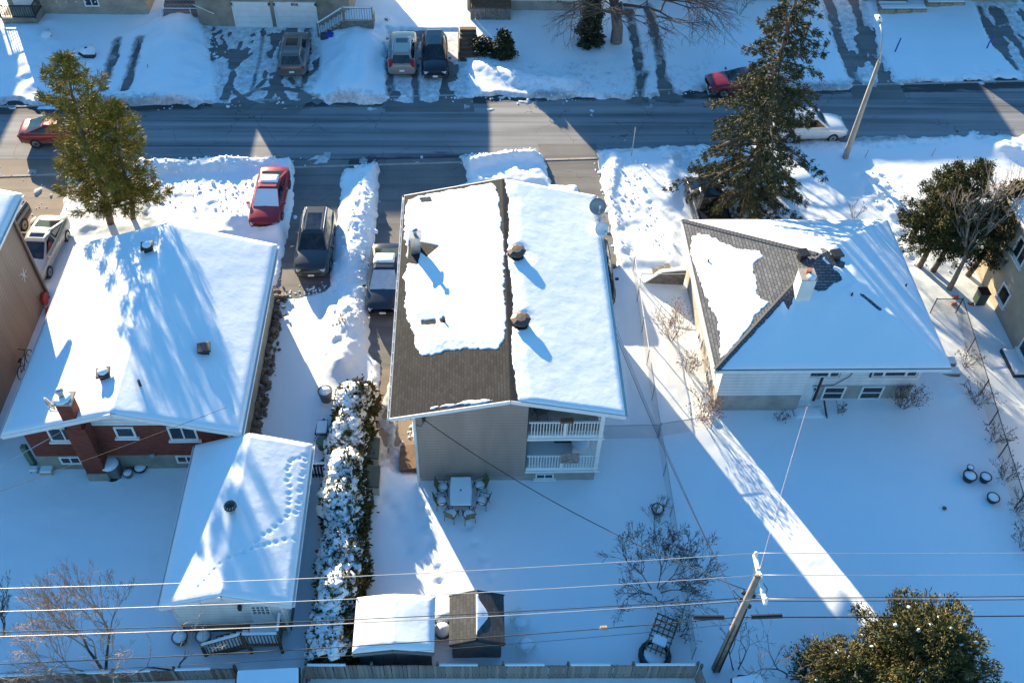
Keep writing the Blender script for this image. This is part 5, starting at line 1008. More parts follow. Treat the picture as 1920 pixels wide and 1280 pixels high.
def bare_tree(name, label, base, Ht, seed=1, mat='twig', levels=5, spread=.55, r0=.1, stems=1, up=.25, kids=3, first=.3, leaves=0, cat='tree', tilt=(0, 0), ratio=.68, twigmat=None, group=None, nside=5, z=0.0, maxseg=3200, lean0=.45, extra=()):
    rng = np.random.RandomState(seed); t = thing(name, label, cat, (*base, z), 0, group); T, B, tips = MB(), MB(), []; cnt = [0]
    queue = []
    for k in range(stems):
        az = 6.28*k/stems+rng.rand(); s = (.0 if stems == 1 else lean0); queue.append((np.array((.08*math.cos(az)*(stems > 1), .08*math.sin(az)*(stems > 1), 0)), np.array((s*math.cos(az)+tilt[0], s*math.sin(az)+tilt[1], 1.)), Ht*first, r0/(stems**.4), 0))
    for az, z0, L0 in extra: queue.append((np.array((.2*math.cos(az), .2*math.sin(az), z0)), np.array((math.cos(az), math.sin(az), .25)), L0, r0*.3, 2))
    while queue and cnt[0] < maxseg:
        p, d, L, r, lv = queue.pop(0); cnt[0] += 1
        ns = 3 if lv < 4 else 2; pts = limb(p, d, L, rng, ns, -up*.3, .10)
        (T if lv == 0 else B).tube([tuple(q) for q in pts], [r*(1-.38*i/ns) for i in range(ns+1)], nside if lv == 0 else (4 if lv < 3 else 3), False)
        tips.append(pts[-1])
        if lv >= levels: continue
        e = pts[-1]; dd = pts[-1]-pts[-2]; dd /= np.linalg.norm(dd); n = kids if lv else kids+1
        for i in range(n):
            q = e if i < 2 else pts[rng.randint(1, ns+1)]; az = rng.uniform(0, 6.28); s = np.array([math.cos(az), math.sin(az), rng.uniform(-.3, .3)])*spread*rng.uniform(.5, 1.4)
            nd = dd+s; nd[2] += up*.5; nd /= np.linalg.norm(nd); queue.append((q, nd, L*ratio*rng.uniform(.75, 1.2), max(r*.60*rng.uniform(.8, 1.1), .0075), lv+1))
    tips = tips[len(tips)//3:]
    T.build('trunk' if stems == 1 else 'stems', mat, t, True); B.build('branches', twigmat or mat, t)['kind'] = 'stuff'
    if leaves: idx = rng.choice(len(tips), leaves); c = np.array(tips)[idx]+rng.normal(size=(leaves, 3))*.08; V, F = blades(c, rng.normal(size=(leaves, 3))-np.array([0, 0, .6]), .085, .03, rng); npmesh('dry_leaves', V, F, 'leaf_dead', t)['kind'] = 'stuff'
    return t
pinep = lambda u, az: 3.05*(1-u)**.6*(.6+.4*min(1, u*3))*(1+.3*math.sin(az*2+u*9))
conifer('pine_tree', 'tall yellow green pine with two trunks by the road', (-20.2, 42.1), 10.9, pinep, 'needle_pine', seed=4, whorls=16, per=5, sag=-.25, rise=.25, spray=.8, blade=(.30, .019), k=28, step=.40, trunk_r=.2, crown0=.10, lean=(.75, 0), fork=(1.1, .45, 2.3, .2, 8.0))
sprp = lambda u, az: 5.8*(1-u)**.85*(.84+.16*math.sin(az*3+u*13))
conifer('spruce_tree', 'big dark spruce behind the white hip roofed house', (15.65, 43.2), 16.5, sprp, 'needle_spruce', seed=8, whorls=21, per=8, sag=.62, rise=.02, spray=.5, blade=(.19, .022), k=19, step=.30, trunk_r=.28, crown0=.05, sub=2, jit=.06)
cedp = lambda u, az: 1.7*math.sin(math.pi*min(1, .18+u*.82))**.7*(1+.2*math.sin(az*2+u*7))
for i, ((px_, py_), h, ln, lab) in enumerate([((1722, 503), 7.0, (-.2, .2), 'leftmost brown green cedar near the stucco house'), ((1747, 512), 7.6, (0, 0), 'tallest brown green cedar behind the bare grey tree'), ((1812, 520), 6.6, (.3, 0), 'brown green cedar closest to the tan stucco wall')]):
    x, y = P(px_, py_); conifer('cedar_tree', lab, (x, y), h, cedp, 'needle_cedar' if i < 2 else 'needle_spruce', seed=20+i, whorls=13, per=6, sag=.15, rise=.35, spray=.6, blade=(.15, .024), k=26, step=.28, trunk_r=.16, crown0=.22, lean=ln, group='cedars by the stucco house')
x, y = P(1778, 546); bare_tree('bare_tree', 'grey bare tree spreading in front of the cedars', (x, y), 8.2, 33, 'bark_grey', 6, .42, .17, 1, .28, 3, .30, tilt=(.25, .12), twigmat='twig_pale', ratio=.70)
cedp2 = lambda u, az: 2.75*math.sin(math.pi*min(1, .22+u*.78))**.75*(1+.18*math.sin(az*3+u*7))
conifer('cedar_tree', 'large brown green cedar in the bottom right corner', (16.3, 14.5), 5.6, cedp2, 'needle_cedar', seed=41, whorls=17, per=8, sag=.1, rise=.4, spray=.65, blade=(.15, .022), k=32, step=.28, trunk_r=.22, crown0=.1, snow=170)
conifer('cedar_tree', 'lower cedar left of the large corner cedar', (13.4, 14.2), 4.2, lambda u, az: .62*cedp2(u, az), 'needle_cedar', seed=42, whorls=15, per=7, sag=.1, rise=.4, spray=.65, blade=(.14, .022), k=28, step=.26, trunk_r=.18, crown0=.1, snow=80)
x, y = P(1228, 1113); bare_tree('bare_tree', 'small round bare tree with dry leaves in the back yard', (x, y), 3.4, 51, 'twig', 6, .50, .06, 6, .12, 3, .34, leaves=420, ratio=.70, lean0=.75, maxseg=5200)
x, y = P(195, 1262); bare_tree('bare_tree', 'pale bare tree with upright twigs in the bottom left', (x, y), 5.2, 52, 'twig', 7, .42, .10, 3, .25, 3, .34, twigmat='twig_pale', ratio=.70, maxseg=4200)
x, y = P(8, 1200); bare_tree('bare_tree', 'slim bare tree cut by the bottom left edge', (x, y), 3.6, 53, 'twig', 5, .35, .06, 2, .3, 3, .4, ratio=.66)
x, y = P(330, 1255); bare_tree('bare_tree', 'thin bare sapling left of the garage steps', (x, y), 4.0, 54, 'twig', 5, .40, .055, 2, .3, 2, .38, twigmat='twig_pale', ratio=.7)
x, y = P(1480, 1270); bare_tree('bare_tree', 'bare sapling right of the utility pole', (x, y), 4.6, 55, 'twig', 5, .40, .06, 3, .3, 2, .36, ratio=.7)
x, y = P(1380, 1262); bare_tree('bare_tree', 'tangled bare sapling at the foot of the utility pole', (x, y), 3.4, 56, 'twig', 5, .5, .05, 3, .15, 2, .34, ratio=.7)
x, y = P(1155, 82); bare_tree('bare_tree', 'thick trunked bare tree in the far front yard', (x, y), 12.5, 57, 'bark_grey', 7, .70, .44, 1, -.12, 3, .34, twigmat='twig', ratio=.74, nside=10, maxseg=6500, extra=[(3.3, 3.6, 2.4), (3.9, 4.2, 2.6), (4.6, 3.2, 2.2), (5.3, 3.8, 2.6), (5.9, 3.0, 2.8), (.2, 4.0, 2.8), (2.9, 4.4, 2.6), (5.6, 4.6, 3.0)])
x, y = P(1385, 30); bare_tree('bare_shrub', 'small bare shrub left of the spruce top', (x, y), 2.0, 58, 'twig', 5, .5, .03, 6, .1, 2, .4, cat='shrub')
smallp = lambda u, az: 1.25*(1-u)**.7
x, y = P(1105, 84); conifer('small_conifer', 'dark narrow conifer beside the thick trunked tree', (x, y), 4.6, smallp, 'needle_dark', seed=61, whorls=13, per=6, sag=.4, rise=.1, spray=.5, blade=(.2, .05), k=12, step=.25, trunk_r=.08, crown0=.05, snow=40)
x, y = P(945, 110); conifer('small_conifer', 'small dark conifer by the wooden deck steps', (x, y), 2.2, lambda u, az: .9*(1-u)**.6, 'needle_dark', seed=62, whorls=9, per=7, sag=.3, rise=.2, spray=.5, blade=(.16, .05), k=12, step=.2, trunk_r=.05, crown0=.05, snow=25)
x, y = P(905, 100); conifer('low_conifer', 'low snow dusted juniper between deck and road', (x, y), 1.0, lambda u, az: 1.1*(1-u)**.4, 'needle_dark', seed=63, whorls=5, per=8, sag=.3, rise=.3, spray=.6, blade=(.14, .05), k=12, step=.2, trunk_r=.04, crown0=.1, snow=90, cat='shrub')
x, y = P(997, 0); 
x, y = P(725, 48); conifer('low_conifer', 'tiny dark seedling left of the beige silver wagon', (x, y), .8, lambda u, az: .3*(1-u), 'needle_dark', seed=64, whorls=5, per=5, sag=.2, rise=.2, spray=.5, blade=(.1, .03), k=8, step=.12, trunk_r=.02, crown0=.05, cat='shrub')
def shrub(label, px_, py_, h, seed, mat='twig', stems=9, leaves=0, lv=4, up=.2, twigmat=None, spread=.5):
    x, y = P(px_, py_); return bare_tree('bare_shrub', label, (x, y), h, seed, mat, lv, spread, .035, stems, up, 2, .42, leaves=leaves, cat='shrub', z=gz(x, y)*.5, twigmat=twigmat)
shrub('reddish brown bare shrub along the white house wall', 1258, 640, 1.9, 71, 'twig_red', 16, 160, 4)
shrub('tangled brown bush at the corner of the white house', 1318, 790, 1.5, 72, 'twig_red', 12, 320, 4)
shrub('brown weedy bush midway along the white house wall', 1290, 700, 1.0, 78, 'twig_red', 10, 160, 4)
shrub('dark bush under the rear windows of the white house', 1690, 768, 1.3, 73, 'twig', 16, 240, 4)
shrub('small dry plant left of the white house rear door', 1462, 790, .5, 74, 'twig', 7, 40, 3)
shrub('small dry plant below the rear basement window', 1573, 775, .5, 75, 'twig', 7, 40, 3)
shrub('pruned dark shrub stubs before the white house', 1600, 412, 1.1, 76, 'twig', 6, 0, 3, spread=.35)
shrub('bare red shrub half buried in the middle snow bank', 645, 618, .5, 77, 'twig_red', 10, 60, 3)
for i, (px_, py_) in enumerate([(1808, 690), (1830, 760), (1862, 830), (1880, 900), (1905, 960), (1915, 1030)]):
    shrub(['leafless vine at the near bend of the right chain fence', 'leafless vine on the right fence level with rear windows', 'leafless vine on the right fence above the black pots', 'leafless vine on the right fence beside the black pots', 'leafless vine on the right fence below the black pots', 'lowest leafless vine on the right fence'][i], px_, py_, 1.1, 80+i, 'twig', 9, 70, 4, .05)
shrub('dry weeds on the fence right of small round tree', 1275, 1190, .9, 87, 'twig', 9, 90, 4, .05)
# snow laden hedge
HX = lambda y: -5.35-.0*y
hd = thing('hedge', 'long dark hedge heaped with snow beside the garage', 'hedge', (-5.5, 22.5, 0)); rng = np.random.RandomState(9)
n_ = 5200; yy = rng.uniform(-6.4, 7.3, n_); hgt = 1.75+.25*np.sin(yy*1.3)+.15*np.sin(yy*3.1+1)-.5*np.clip((yy-5.6)/1.6, 0, 1); wd_ = .86+.12*np.sin(yy*2.1)-.25*np.clip((yy-5.8)/1.6, 0, 1); cxh = .05+.28*np.clip(-(yy)/6, -1, 1)*0-.12*np.sin(yy*.5)
th = rng.uniform(0, math.pi, n_); rr = rng.uniform(.72, 1.06, n_); xx = cxh+np.cos(th)*wd_*rr*np.sign(1); zz = .25+np.sin(th)**.6*hgt*rr-.25; zz = np.where(rng.rand(n_) < .35, rng.uniform(.1, 1, n_)*zz, zz)
pts = np.stack([xx, yy, zz], 1); dr = np.stack([np.cos(th)*.8, rng.normal(size=n_)*.3, np.sin(th)+.2], 1)
V, F = sprays(pts, dr, 9, .55, .19, .05, rng, .08); npmesh('foliage', V, F, 'leaf_hedge', hd)['kind'] = 'stuff'
st = MB()
for k in range(24): y_ = -6.1+k*.56; st.tube([(0, y_, 0), (.1, y_+.05, .7), (-.15, y_, 1.45)], [.05, .04, .02], 5)
st.build('stems', 'bark', hd)['kind'] = 'stuff'
ns_ = 2300; yy = rng.uniform(-6.35, 6.6, ns_); u = rng.uniform(-1, 1, ns_); hh_ = 1.75+.25*np.sin(yy*1.3)+.15*np.sin(yy*3.1+1)-.5*np.clip((yy-5.6)/1.6, 0, 1); wd2 = .86+.12*np.sin(yy*2.1)
keep = vn(u*wd2*3, yy*3, 1.0, 5)+.25*rng.rand(ns_) > -.17
cen = np.stack([-.05-.12*np.sin(yy*.5)+u*wd2*.93, yy, .05+hh_*np.sqrt(np.clip(1-(u*.92)**2, .05, 1))**.8+rng.normal(size=ns_)*.06], 1)[keep]
rr_ = rng.uniform(.07, .20, len(cen)); bigc = rng.rand(len(cen)) < .15; rr_[bigc] *= 1.45; blobs('snow', cen-np.array([0, 0, .05])*bigc[:, None], rr_, rng, hd, .38)
# ================================================================== POLES, WIRES, FENCES
lx, ly = P(1583, 300)
lp = thing('street_lamp', 'tall leaning look concrete street lamp beside the road', 'street lamp', (lx, ly, 0)); lp['label'] = 'tall pale concrete street lamp with curved arm beside the road'
MB().tube([(0, 0, 0), (.02, 0, 3.5), (.05, 0, 6.9)], [.19, .15, .11], 10).build('pole', 'lamp_concrete', lp, True)
MB().tube([(.05, 0, 6.75), (.06, .25, 7.5), (.04, .75, 8.2), (.0, 1.5, 8.6)], [.06, .055, .045, .04], 8).build('arm', 'galv', lp, True)
m = MB(); m.box((-.02, 1.75, 8.62), (.30, .62, .14)); m.build('lamp_head', 'white_metal', lp, bevel=.04); MB().box((-.02, 1.8, 8.54), (.2, .35, .05)).build('lens', 'lens_clear', lp); MB().cyl((-.02, 1.6, 8.69), .05, .08, 8).build('photocell', 'dark_metal', lp)
MB().cyl((.05, 0, 6.9), .12, .06, 10).build('cap', 'galv', lp)
ux, uy = P(1340, 1256); UZ = 7.55
up_ = thing('utility_pole', 'weathered wooden utility pole with crossarm in the rear corner', 'utility pole', (ux, uy, 0))
MB().tube([(0, 0, 0), (.05, 0, 4), (.09, 0, UZ)], [.165, .14, .11], 10).build('pole', 'pole_wood', up_, True)
MB().bar((.2, .92, UZ-.2), (.2, -.92, UZ-.2), .12, .13).build('crossarm', 'white_paint', up_)
for yy in (-.55, .55): MB().bar((.16, yy, UZ-.3), (.12, 0, UZ-1.1), .04, .02).build('brace', 'galv', up_)
INS = [(.2, .85), (.2, 0.02), (.2, -.85)]
for a, b in INS: MB().lathe((a, b, UZ-.13), [(.03, 0), (.03, .06), (.07, .08), (.05, .14), (.07, .16), (.03, .22), (.01, .23)], 10).build('insulator', 'stucco_white', up_, True)
for k, zz in enumerate((5.9, 6.15, 6.4, 5.4)): m = MB(); m.lathe((.22 if k % 2 else -.18, -.05, zz), [(.05, 0), (.08, .03), (.08, .12), (.05, .15)], 8); m.build('insulator', 'dark_metal', up_)
for sx in (-1, 1): m = MB(); m.tube([(sx*.5, 0, 4.55), (sx*1.6, 0, 4.6)], .09, 8); m.build('splice_case', 'black_trim', up_)
m = MB(); m.tube([(.2, -.05, 7.4), (.5, -.2, 7.0), (.45, -.3, 6.4), (.15, -.1, 6.0)], .015, 5); m.tube([(-.2, .02, 6.0), (-.55, .05, 6.5), (-.3, .1, 6.6)], .015, 5); m.build('jumper_cable', 'wire_black', up_)
m = MB(); m.tube([(.12, -.15, .1), (.14, -.15, 4.3), (.14, -.12, 5.4)], .03, 5); m.tube([(-.1, -.16, .1), (-.06, -.15, 4.2)], .025, 5); m.build('riser_cable', 'wire_black', up_)
def wire(label, a, b, sag, r, mat, name='overhead_wire', n=24, group=None):
    a = Vector(a); b = Vector(b); pts = [a.lerp(b, i/n)+Vector((0, 0, -4*sag*(i/n)*(1-i/n))) for i in range(n+1)]
    return tag(MB().tube(pts, r, 5).build(name, mat, None, True), label, 'wire', group)
zt = UZ+.03
for k, (a, b) in enumerate(INS):
    nm = ['farthest', 'middle', 'nearest'][k]
    wire(f'bright upper power line running left from the {nm} insulator', (ux+a, uy+b, zt), (ux-38, uy+b-.85, zt), .7, .013, 'wire_alu')
    wire(f'bright upper power line running right from the {nm} insulator', (ux+a, uy+b, zt), (ux+38, uy+b-.1, zt+.2), .35, .010, 'wire_alu')
for k, (zz, r, nm) in enumerate(((6.0, .016, 'upper thin'), (5.75, .014, 'lower thin'))):
    wire(f'{nm} dark line running left below the power lines', (ux-.1, uy, zz), (ux-38, uy-.8, zz), .6, r, 'wire_black'); wire(f'{nm} dark line running right below the power lines', (ux+.1, uy, zz), (ux+38, uy+.2, zz), .4, r, 'wire_black')
wire('thick lowest cable running left with small white clamp', (ux, uy, 4.55), (ux-38, uy-1.3, 4.4), .8, .018, 'wire_black'); wire('thick lowest cable running right behind the corner cedars', (ux, uy, 4.55), (ux+38, uy-.1, 4.6), .3, .026, 'wire_black')
wire('slack thin cable under the thick lowest cable at left', (ux, uy, 4.0), (ux-38, uy-1.3, 3.8), 1.0, .008, 'wire_black')
tag(MB().box((P(1132, 1177, 4.4)[0], P(1132, 1177, 4.4)[1], 4.42), (.28, .12, .16)).build('cable_clamp', 'stone', bevel=.03), 'small pale clamp hanging on the lowest cable', 'clamp')
wire('black service drop from the pole to the grey house left corner', (ux-.1, uy+.05, 6.5), (CX0+.42, CY0-.1, 4.85), .9, .018, 'wire_black')
for k, (o1, lab) in enumerate(((0, 'left'), (.06, 'middle'), (.12, 'right'))):
    wire(f'{lab} strand of the dark cable bundle to the grey house right eave', (ux-.05+o1, uy+.1, 5.2-.15*k), (CRX+.05+o1*.5, 29.3+k*.25, 5.2), .45, (.012, .007, .006)[k], 'wire_black')
wire('pale twisted service line from the pole to the white house', (ux+.2, uy+.2, 7.3), (DXJ+.25, DYL-.1, 3.1), .55, .0055, 'wire_alu'); wire('second pale line from the pole to the white house door', (ux+.25, uy+.1, 6.9), (DXJ+.65, DYR-.1, 3.2), .6, .005, 'wire_black')
wire('pale service line slanting to the brick house left window', (-16.9, AY0-.1, 3.5), (-24.5, 16.5, 6.5), .3, .017, 'wire_alu')
wire('thin pair of lines slanting across the left yard', (-10, 24.9, 5.4), (-27, 16.2, 6.0), .2, .008, 'wire_black')
# street sign and stakes
x, y = P(1183, 298); sg = thing('street_sign', 'thin grey sign post at the snow edge of the road', 'sign', (x, y, 0)); MB().tube([(0, 0, 0), (0, 0, 2.3)], .03, 6).build('post', 'galv', sg); MB().box((0, .04, 2.1), (.06, .03, .45)).build('plate', 'galv', sg)
for px_, py_, lab in ((1676, 102, 'blue marker stake nearer the wide dark driveway'), (1848, 95, 'blue marker stake nearer the right picture edge')):
    x, y = P(px_, py_); o = tag(MB().bar((x, y, 0), (x+.25, y+.3, 1.1), .09, .04).build('marker_stake', 'blue_stake'), lab, 'stake', 'blue stakes by the drives')
for px_, py_, lab in ((1620, 300, 'dark thin stick in the snow right of street lamp'), (278, 140, 'dark thin stick in the snow beside tyre tracks'), (1745, 297, 'little twig standing in snow far right of lamp')):
    x, y = P(px_, py_); tag(MB().tube([(x, y, 0), (x+.1, y+.1, .7)], .02, 5).build('stick', 'twig'), lab, 'stick')
def chain_fence(label, pts, h=1.15, step=2.3, posts='galv'):
    f = wthing('chain_link_fence', label, 'fence', (*pts[0], 0)); m = MB()
    for a, b in zip(pts[:-1], pts[1:]):
        m.add([(a[0], a[1], .05), (b[0], b[1], .05), (b[0], b[1], h), (a[0], a[1], h)], [(0, 1, 2, 3)]); MB().tube([(a[0], a[1], h), (b[0], b[1], h)], .022, 5).build('top_rail', posts, f)
        L = math.hypot(b[0]-a[0], b[1]-a[1]); k = max(1, round(L/step))
        for i in range(k): MB().tube([(a[0]+(b[0]-a[0])*i/k, a[1]+(b[1]-a[1])*i/k, 0), (a[0]+(b[0]-a[0])*i/k, a[1]+(b[1]-a[1])*i/k, h+.06)], .03, 6).build('post', posts, f)
    MB().tube([(*pts[-1], 0), (*pts[-1], h+.06)], .03, 6).build('post', posts, f); m.build('wire_mesh', 'chain_link', f)
chain_fence('long chain link fence between the grey and white houses', [P(1186, 512), P(1232, 822), P(1296, 1238)])
chain_fence('short chain link fence across from grey house to yard fence', [P(1126, 826), P(1232, 824)]); chain_fence('low chain link run from yard fence to white house corner', [P(1234, 822), P(1332, 806)])
chain_fence('chain link fence down the right side yard', [P(1790, 590), P(1836, 742), P(1870, 860), P(1932, 1060)], 1.2, posts='dark_metal'); chain_fence('short chain link gate run beside the white house corner', [P(1742, 590), P(1790, 590)], 1.2, posts='dark_metal')
# timber fences at the back
def board_fence(label, a, b, h, bw=.145, mats=('wood_grey', 'wood_grey2'), seed=1, cap=True, side=-1):
    r_ = random.Random(seed); f = wthing('board_fence', label, 'fence', (*a, 0)); L = math.hypot(b[0]-a[0], b[1]-a[1]); ang = math.atan2(b[1]-a[1], b[0]-a[0]); n = int(L/bw); mes = []
    for mt in mats:
        me = MB().box((0, 0, h/2), (bw-.012, .022, h)).mesh('board'); me.materials.append(MATS[mt]); mes.append(me)
    for i in range(n):
        o = bpy.data.objects.new('board', r_.choice(mes)); COL.objects.link(o); o.parent = f; o.matrix_parent_inverse = Matrix.Translation(-Vector((*a, 0)))
        o.matrix_basis = Matrix.Translation((a[0]+(b[0]-a[0])*(i+.5)/n, a[1]+(b[1]-a[1])*(i+.5)/n, r_.uniform(-.02, .02)))@Matrix.Rotation(ang, 4, 'Z')@Matrix.Rotation(r_.uniform(-.02, .02), 4, 'Y')@Matrix.Translation((0, r_.uniform(-.008, .008), 0))
    nx_, ny_ = -math.sin(ang), math.cos(ang)
    for zz in (.35, h-.25): MB().bar((a[0]+nx_*.05, a[1]+ny_*.05, zz), (b[0]+nx_*.05, b[1]+ny_*.05, zz), .04, .09).build('rail', mats[1], f)
    k = max(1, round(L/2.4))
    for i in range(k+1): MB().box((a[0]+(b[0]-a[0])*i/k+nx_*.09, a[1]+(b[1]-a[1])*i/k+ny_*.09, (h+.05)/2), (.09, .09, h+.05), ang).build('post', mats[1], f)
    if cap:
        for i in range(k):
            if r_.random() < .8:
                t0, t1 = (i+.03)/k, (i+r_.uniform(.6, .98))/k; MB().bar((a[0]+(b[0]-a[0])*t0, a[1]+(b[1]-a[1])*t0, h+.05), (a[0]+(b[0]-a[0])*t1, a[1]+(b[1]-a[1])*t1, h+.05), .09, .07).build('snow', 'snow', f, bevel=.02)
board_fence('grey weathered board fence along the rear property line', P(572, 1247, 1.35), P(1310, 1246, 1.35), 1.35, seed=3)
board_fence('board fence end turning towards the viewer at right', P(1312, 1247, 1.35), P(1330, 1300, 1.35), 1.35, seed=4, cap=False); board_fence('board fence end turning towards the viewer at left', P(568, 1250, 1.35), P(558, 1310, 1.35), 1.35, seed=5, cap=False)
board_fence('low dark board fence behind the bare trees at left', P(-20, 1268, 1.1), P(438, 1252, 1.1), 1.1, seed=6, mats=('wood_grey2', 'wood_brown'))
# roofs of sheds at the bottom edge
for lab, pts, h in (('snow roofed shed cut by the bottom edge left of fence', [(446, 1258), (560, 1252), (560, 1330), (440, 1330)], 2.0), ('snow roofed shed cut by the bottom edge below utility pole', [(1372, 1272), (1425, 1262), (1448, 1330), (1380, 1330)], 2.0)):
    t = wthing('small_shed', lab, 'shed', (*P(*pts[0], h), 0)); wp = [P(a, b, h) for a, b in pts][::-1]; MB().prism(wp, 0, h-.08).build('wall', 'wood_grey2', t); c_ = np.mean(wp, 0); MB().prism([(c_[0]+(x-c_[0])*1.06, c_[1]+(y-c_[1])*1.04) for x, y in wp], h-.08, h).build('roof', 'black_trim', t); MB().prism([tuple(q) for q in wp], h, h+.12).build('snow', 'snow', t, bevel=.05)
# red gate beside the garage
gt = wthing('wooden_gate', 'dark red slatted gate between garage and hedge', 'gate', (-6.6, 24.4, 0)); x0_, y0_ = P(583, 897); x1_, _ = P(618, 897)
for zz in (.3, 1.0): MB().bar((x0_, y0_, zz), (x1_, y0_, zz), .05, .08).build('rail', 'wood_red', gt)
for k in range(7): xx = x0_+(x1_-x0_)*k/6; MB().bb(xx-.045, xx+.045, y0_-.05, y0_-.026, .05, 1.15).build('slat', 'wood_red', gt)
MB().bar((x0_, y0_, 1.18), (x1_, y0_, 1.18), .08, .04).build('snow', 'snow', gt)
# ================================================================== YARD THINGS
tx, ty = P(864, 922, .7)
tb = thing('patio_table', 'snow covered patio table behind the grey house', 'table', (tx, ty, 0)); MB().box((0, 0, .70), (.92, 1.5, .05)).build('tabletop', 'dark_brown', tb, bevel=.02)
for sx in (-1, 1):
    for sy in (-1, 1): MB().tube([(sx*.36, sy*.62, .68), (sx*.4, sy*.66, .02)], .022, 6).build('leg', 'dark_metal', tb)
sn = MB(); sn.add([(x, y, .726) for x, y in ((-.46, -.74), (.46, -.74), (.5, 0), (.46, .74), (-.46, .74), (-.5, 0))]+[(x*.93, y*.95, .84) for x, y in ((-.46, -.74), (.46, -.74), (.5, 0), (.46, .74), (-.46, .74), (-.5, 0))], [tuple(range(5, -1, -1)), tuple(range(6, 12))]+[(i, (i+1) % 6, 6+(i+1) % 6, 6+i) for i in range(6)]); sn.build('snow', 'snow', tb, bevel=.03); MB().cyl((0, 0, .82), .035, .06, 8).build('parasol_hole', 'dark_metal', tb)
for i, (dx, dy, rz, lab) in enumerate([(.85, .45, -1.25, 'olive patio chair right of the table nearest the wall'), (-.8, .35, 1.5, 'olive patio chair left of the table nearest the wall'), (-.85, -.35, 1.75, 'olive patio chair left of the table farther from wall'), (.95, -.35, -1.9, 'olive patio chair right of the table farther from wall'), (.35, -1.05, -2.9, 'olive patio chair at the near end right'), (-.4, -1.0, 2.7, 'olive patio chair at the near end left')]):
    simple_chair('patio_chair', lab, 'chair', (tx+dx, ty+dy, .08), rz, 'olive_fabric', 'dark_metal', group='chairs round the patio table', h=.46, back=.55)
tag(MB().tube([(tx-.75, ty+.8, 0), (tx-.75, ty+.8, 1.5)], .015, 5).build('garden_stake', 'stone'), 'thin upright rod left of the patio table', 'rod')
def pot(label, px_, py_, r, h, mat='dark_metal', snow=True, name='plant_pot', cat='pot', z=.1):
    x, y = P(px_, py_, .2); t = thing(name, label, cat, (x, y, z)); MB().lathe((0, 0, 0), [(r*.72, 0), (r*.92, h*.6), (r, h*.85), (r*1.06, h*.87), (r*1.06, h), (r*.92, h), (r*.88, h*.8), (.01, h*.8)], 16).build('pot', mat, t, True)
    if snow: MB().lathe((0, 0, h*.82), [(r*.9, 0), (r*.88, h*.14), (r*.55, h*.28), (.01, h*.34)], 12).build('snow', 'snow', t, True)
pot('single black round pot in the middle back yard', 1232, 958, .27, .34); pot('black pot left of the pair by the right fence', 1815, 897, .30, .40); pot('black pot right of the pair by the right fence', 1845, 899, .25, .38); pot('weedy black pot nearest the right chain fence', 1860, 936, .27, .3)
pot('small black pot stacked on the left fence pot', 1813, 886, .15, .25, z=.42); pot('dark barrel beside the hedge near the garage lane', 612, 748, .33, .75, 'cover_grey', name='barrel', cat='barrel'); pot('snow topped barrel between hedge and back yard', 688, 942, .32, .6, 'cover_grey', name='barrel', cat='barrel')
pot('snow filled bowl beside the brick house wall', 241, 890, .22, .3, 'cover_grey'); pot('round snowy planter right of the covered barbecue', 264, 878, .3, .25, 'dark_metal'); pot('small white basin at the white house corner', 1335, 783, .18, .2, 'white_paint'); pot('tiny brown pot in the right yard snow', 1771, 952, .09, .12, 'terracotta', False)
x, y = P(215, 888, .1); t = thing('barbecue', 'grey covered barbecue against the brick house wall', 'barbecue', (x, y-.05, .08)); MB().box((0, 0, .42), (.72, .55, .84)).build('cover', 'cover_grey', t, bevel=.06); MB().lathe((0, 0, .84), [(.40, 0), (.37, .09), (.2, .14), (.01, .15)], 12).build('snow', 'snow', t, True); MB().lathe((0, -.06, 0), [(.38, 0), (.36, .1), (.2, .13)], 12).build('base', 'black_trim', t)
x, y = P(66, 875); t = tag(MB().bb(x-.12, x+.12, y-.12, y+.12, 0, 1.6).build('post', 'green_post', bevel=.02), 'pale green square post by the brick house corner', 'post')
x, y = P(92, 888); t = thing('planter', 'snowy pale planter box at the brick house corner', 'planter', (x, y, .05)); MB().box((0, 0, .15), (.55, .42, .3)).build('box', 'beige_plastic', t, bevel=.03); MB().box((0, 0, .33), (.5, .38, .1)).build('snow', 'snow', t, bevel=.04)
x, y = P(72, 886); t = thing('garden_stool', 'small snowy stool left of the pale planter', 'stool', (x-.1, y, .05)); MB().box((0, 0, .25), (.35, .28, .06)).build('seat', 'white_paint', t); [MB().box((a*.14, b*.1, .11), (.04, .04, .22)).build('leg', 'dark_metal', t) for a in (-1, 1) for b in (-1, 1)]; MB().box((0, 0, .31), (.32, .25, .07)).build('snow', 'snow', t, bevel=.02)
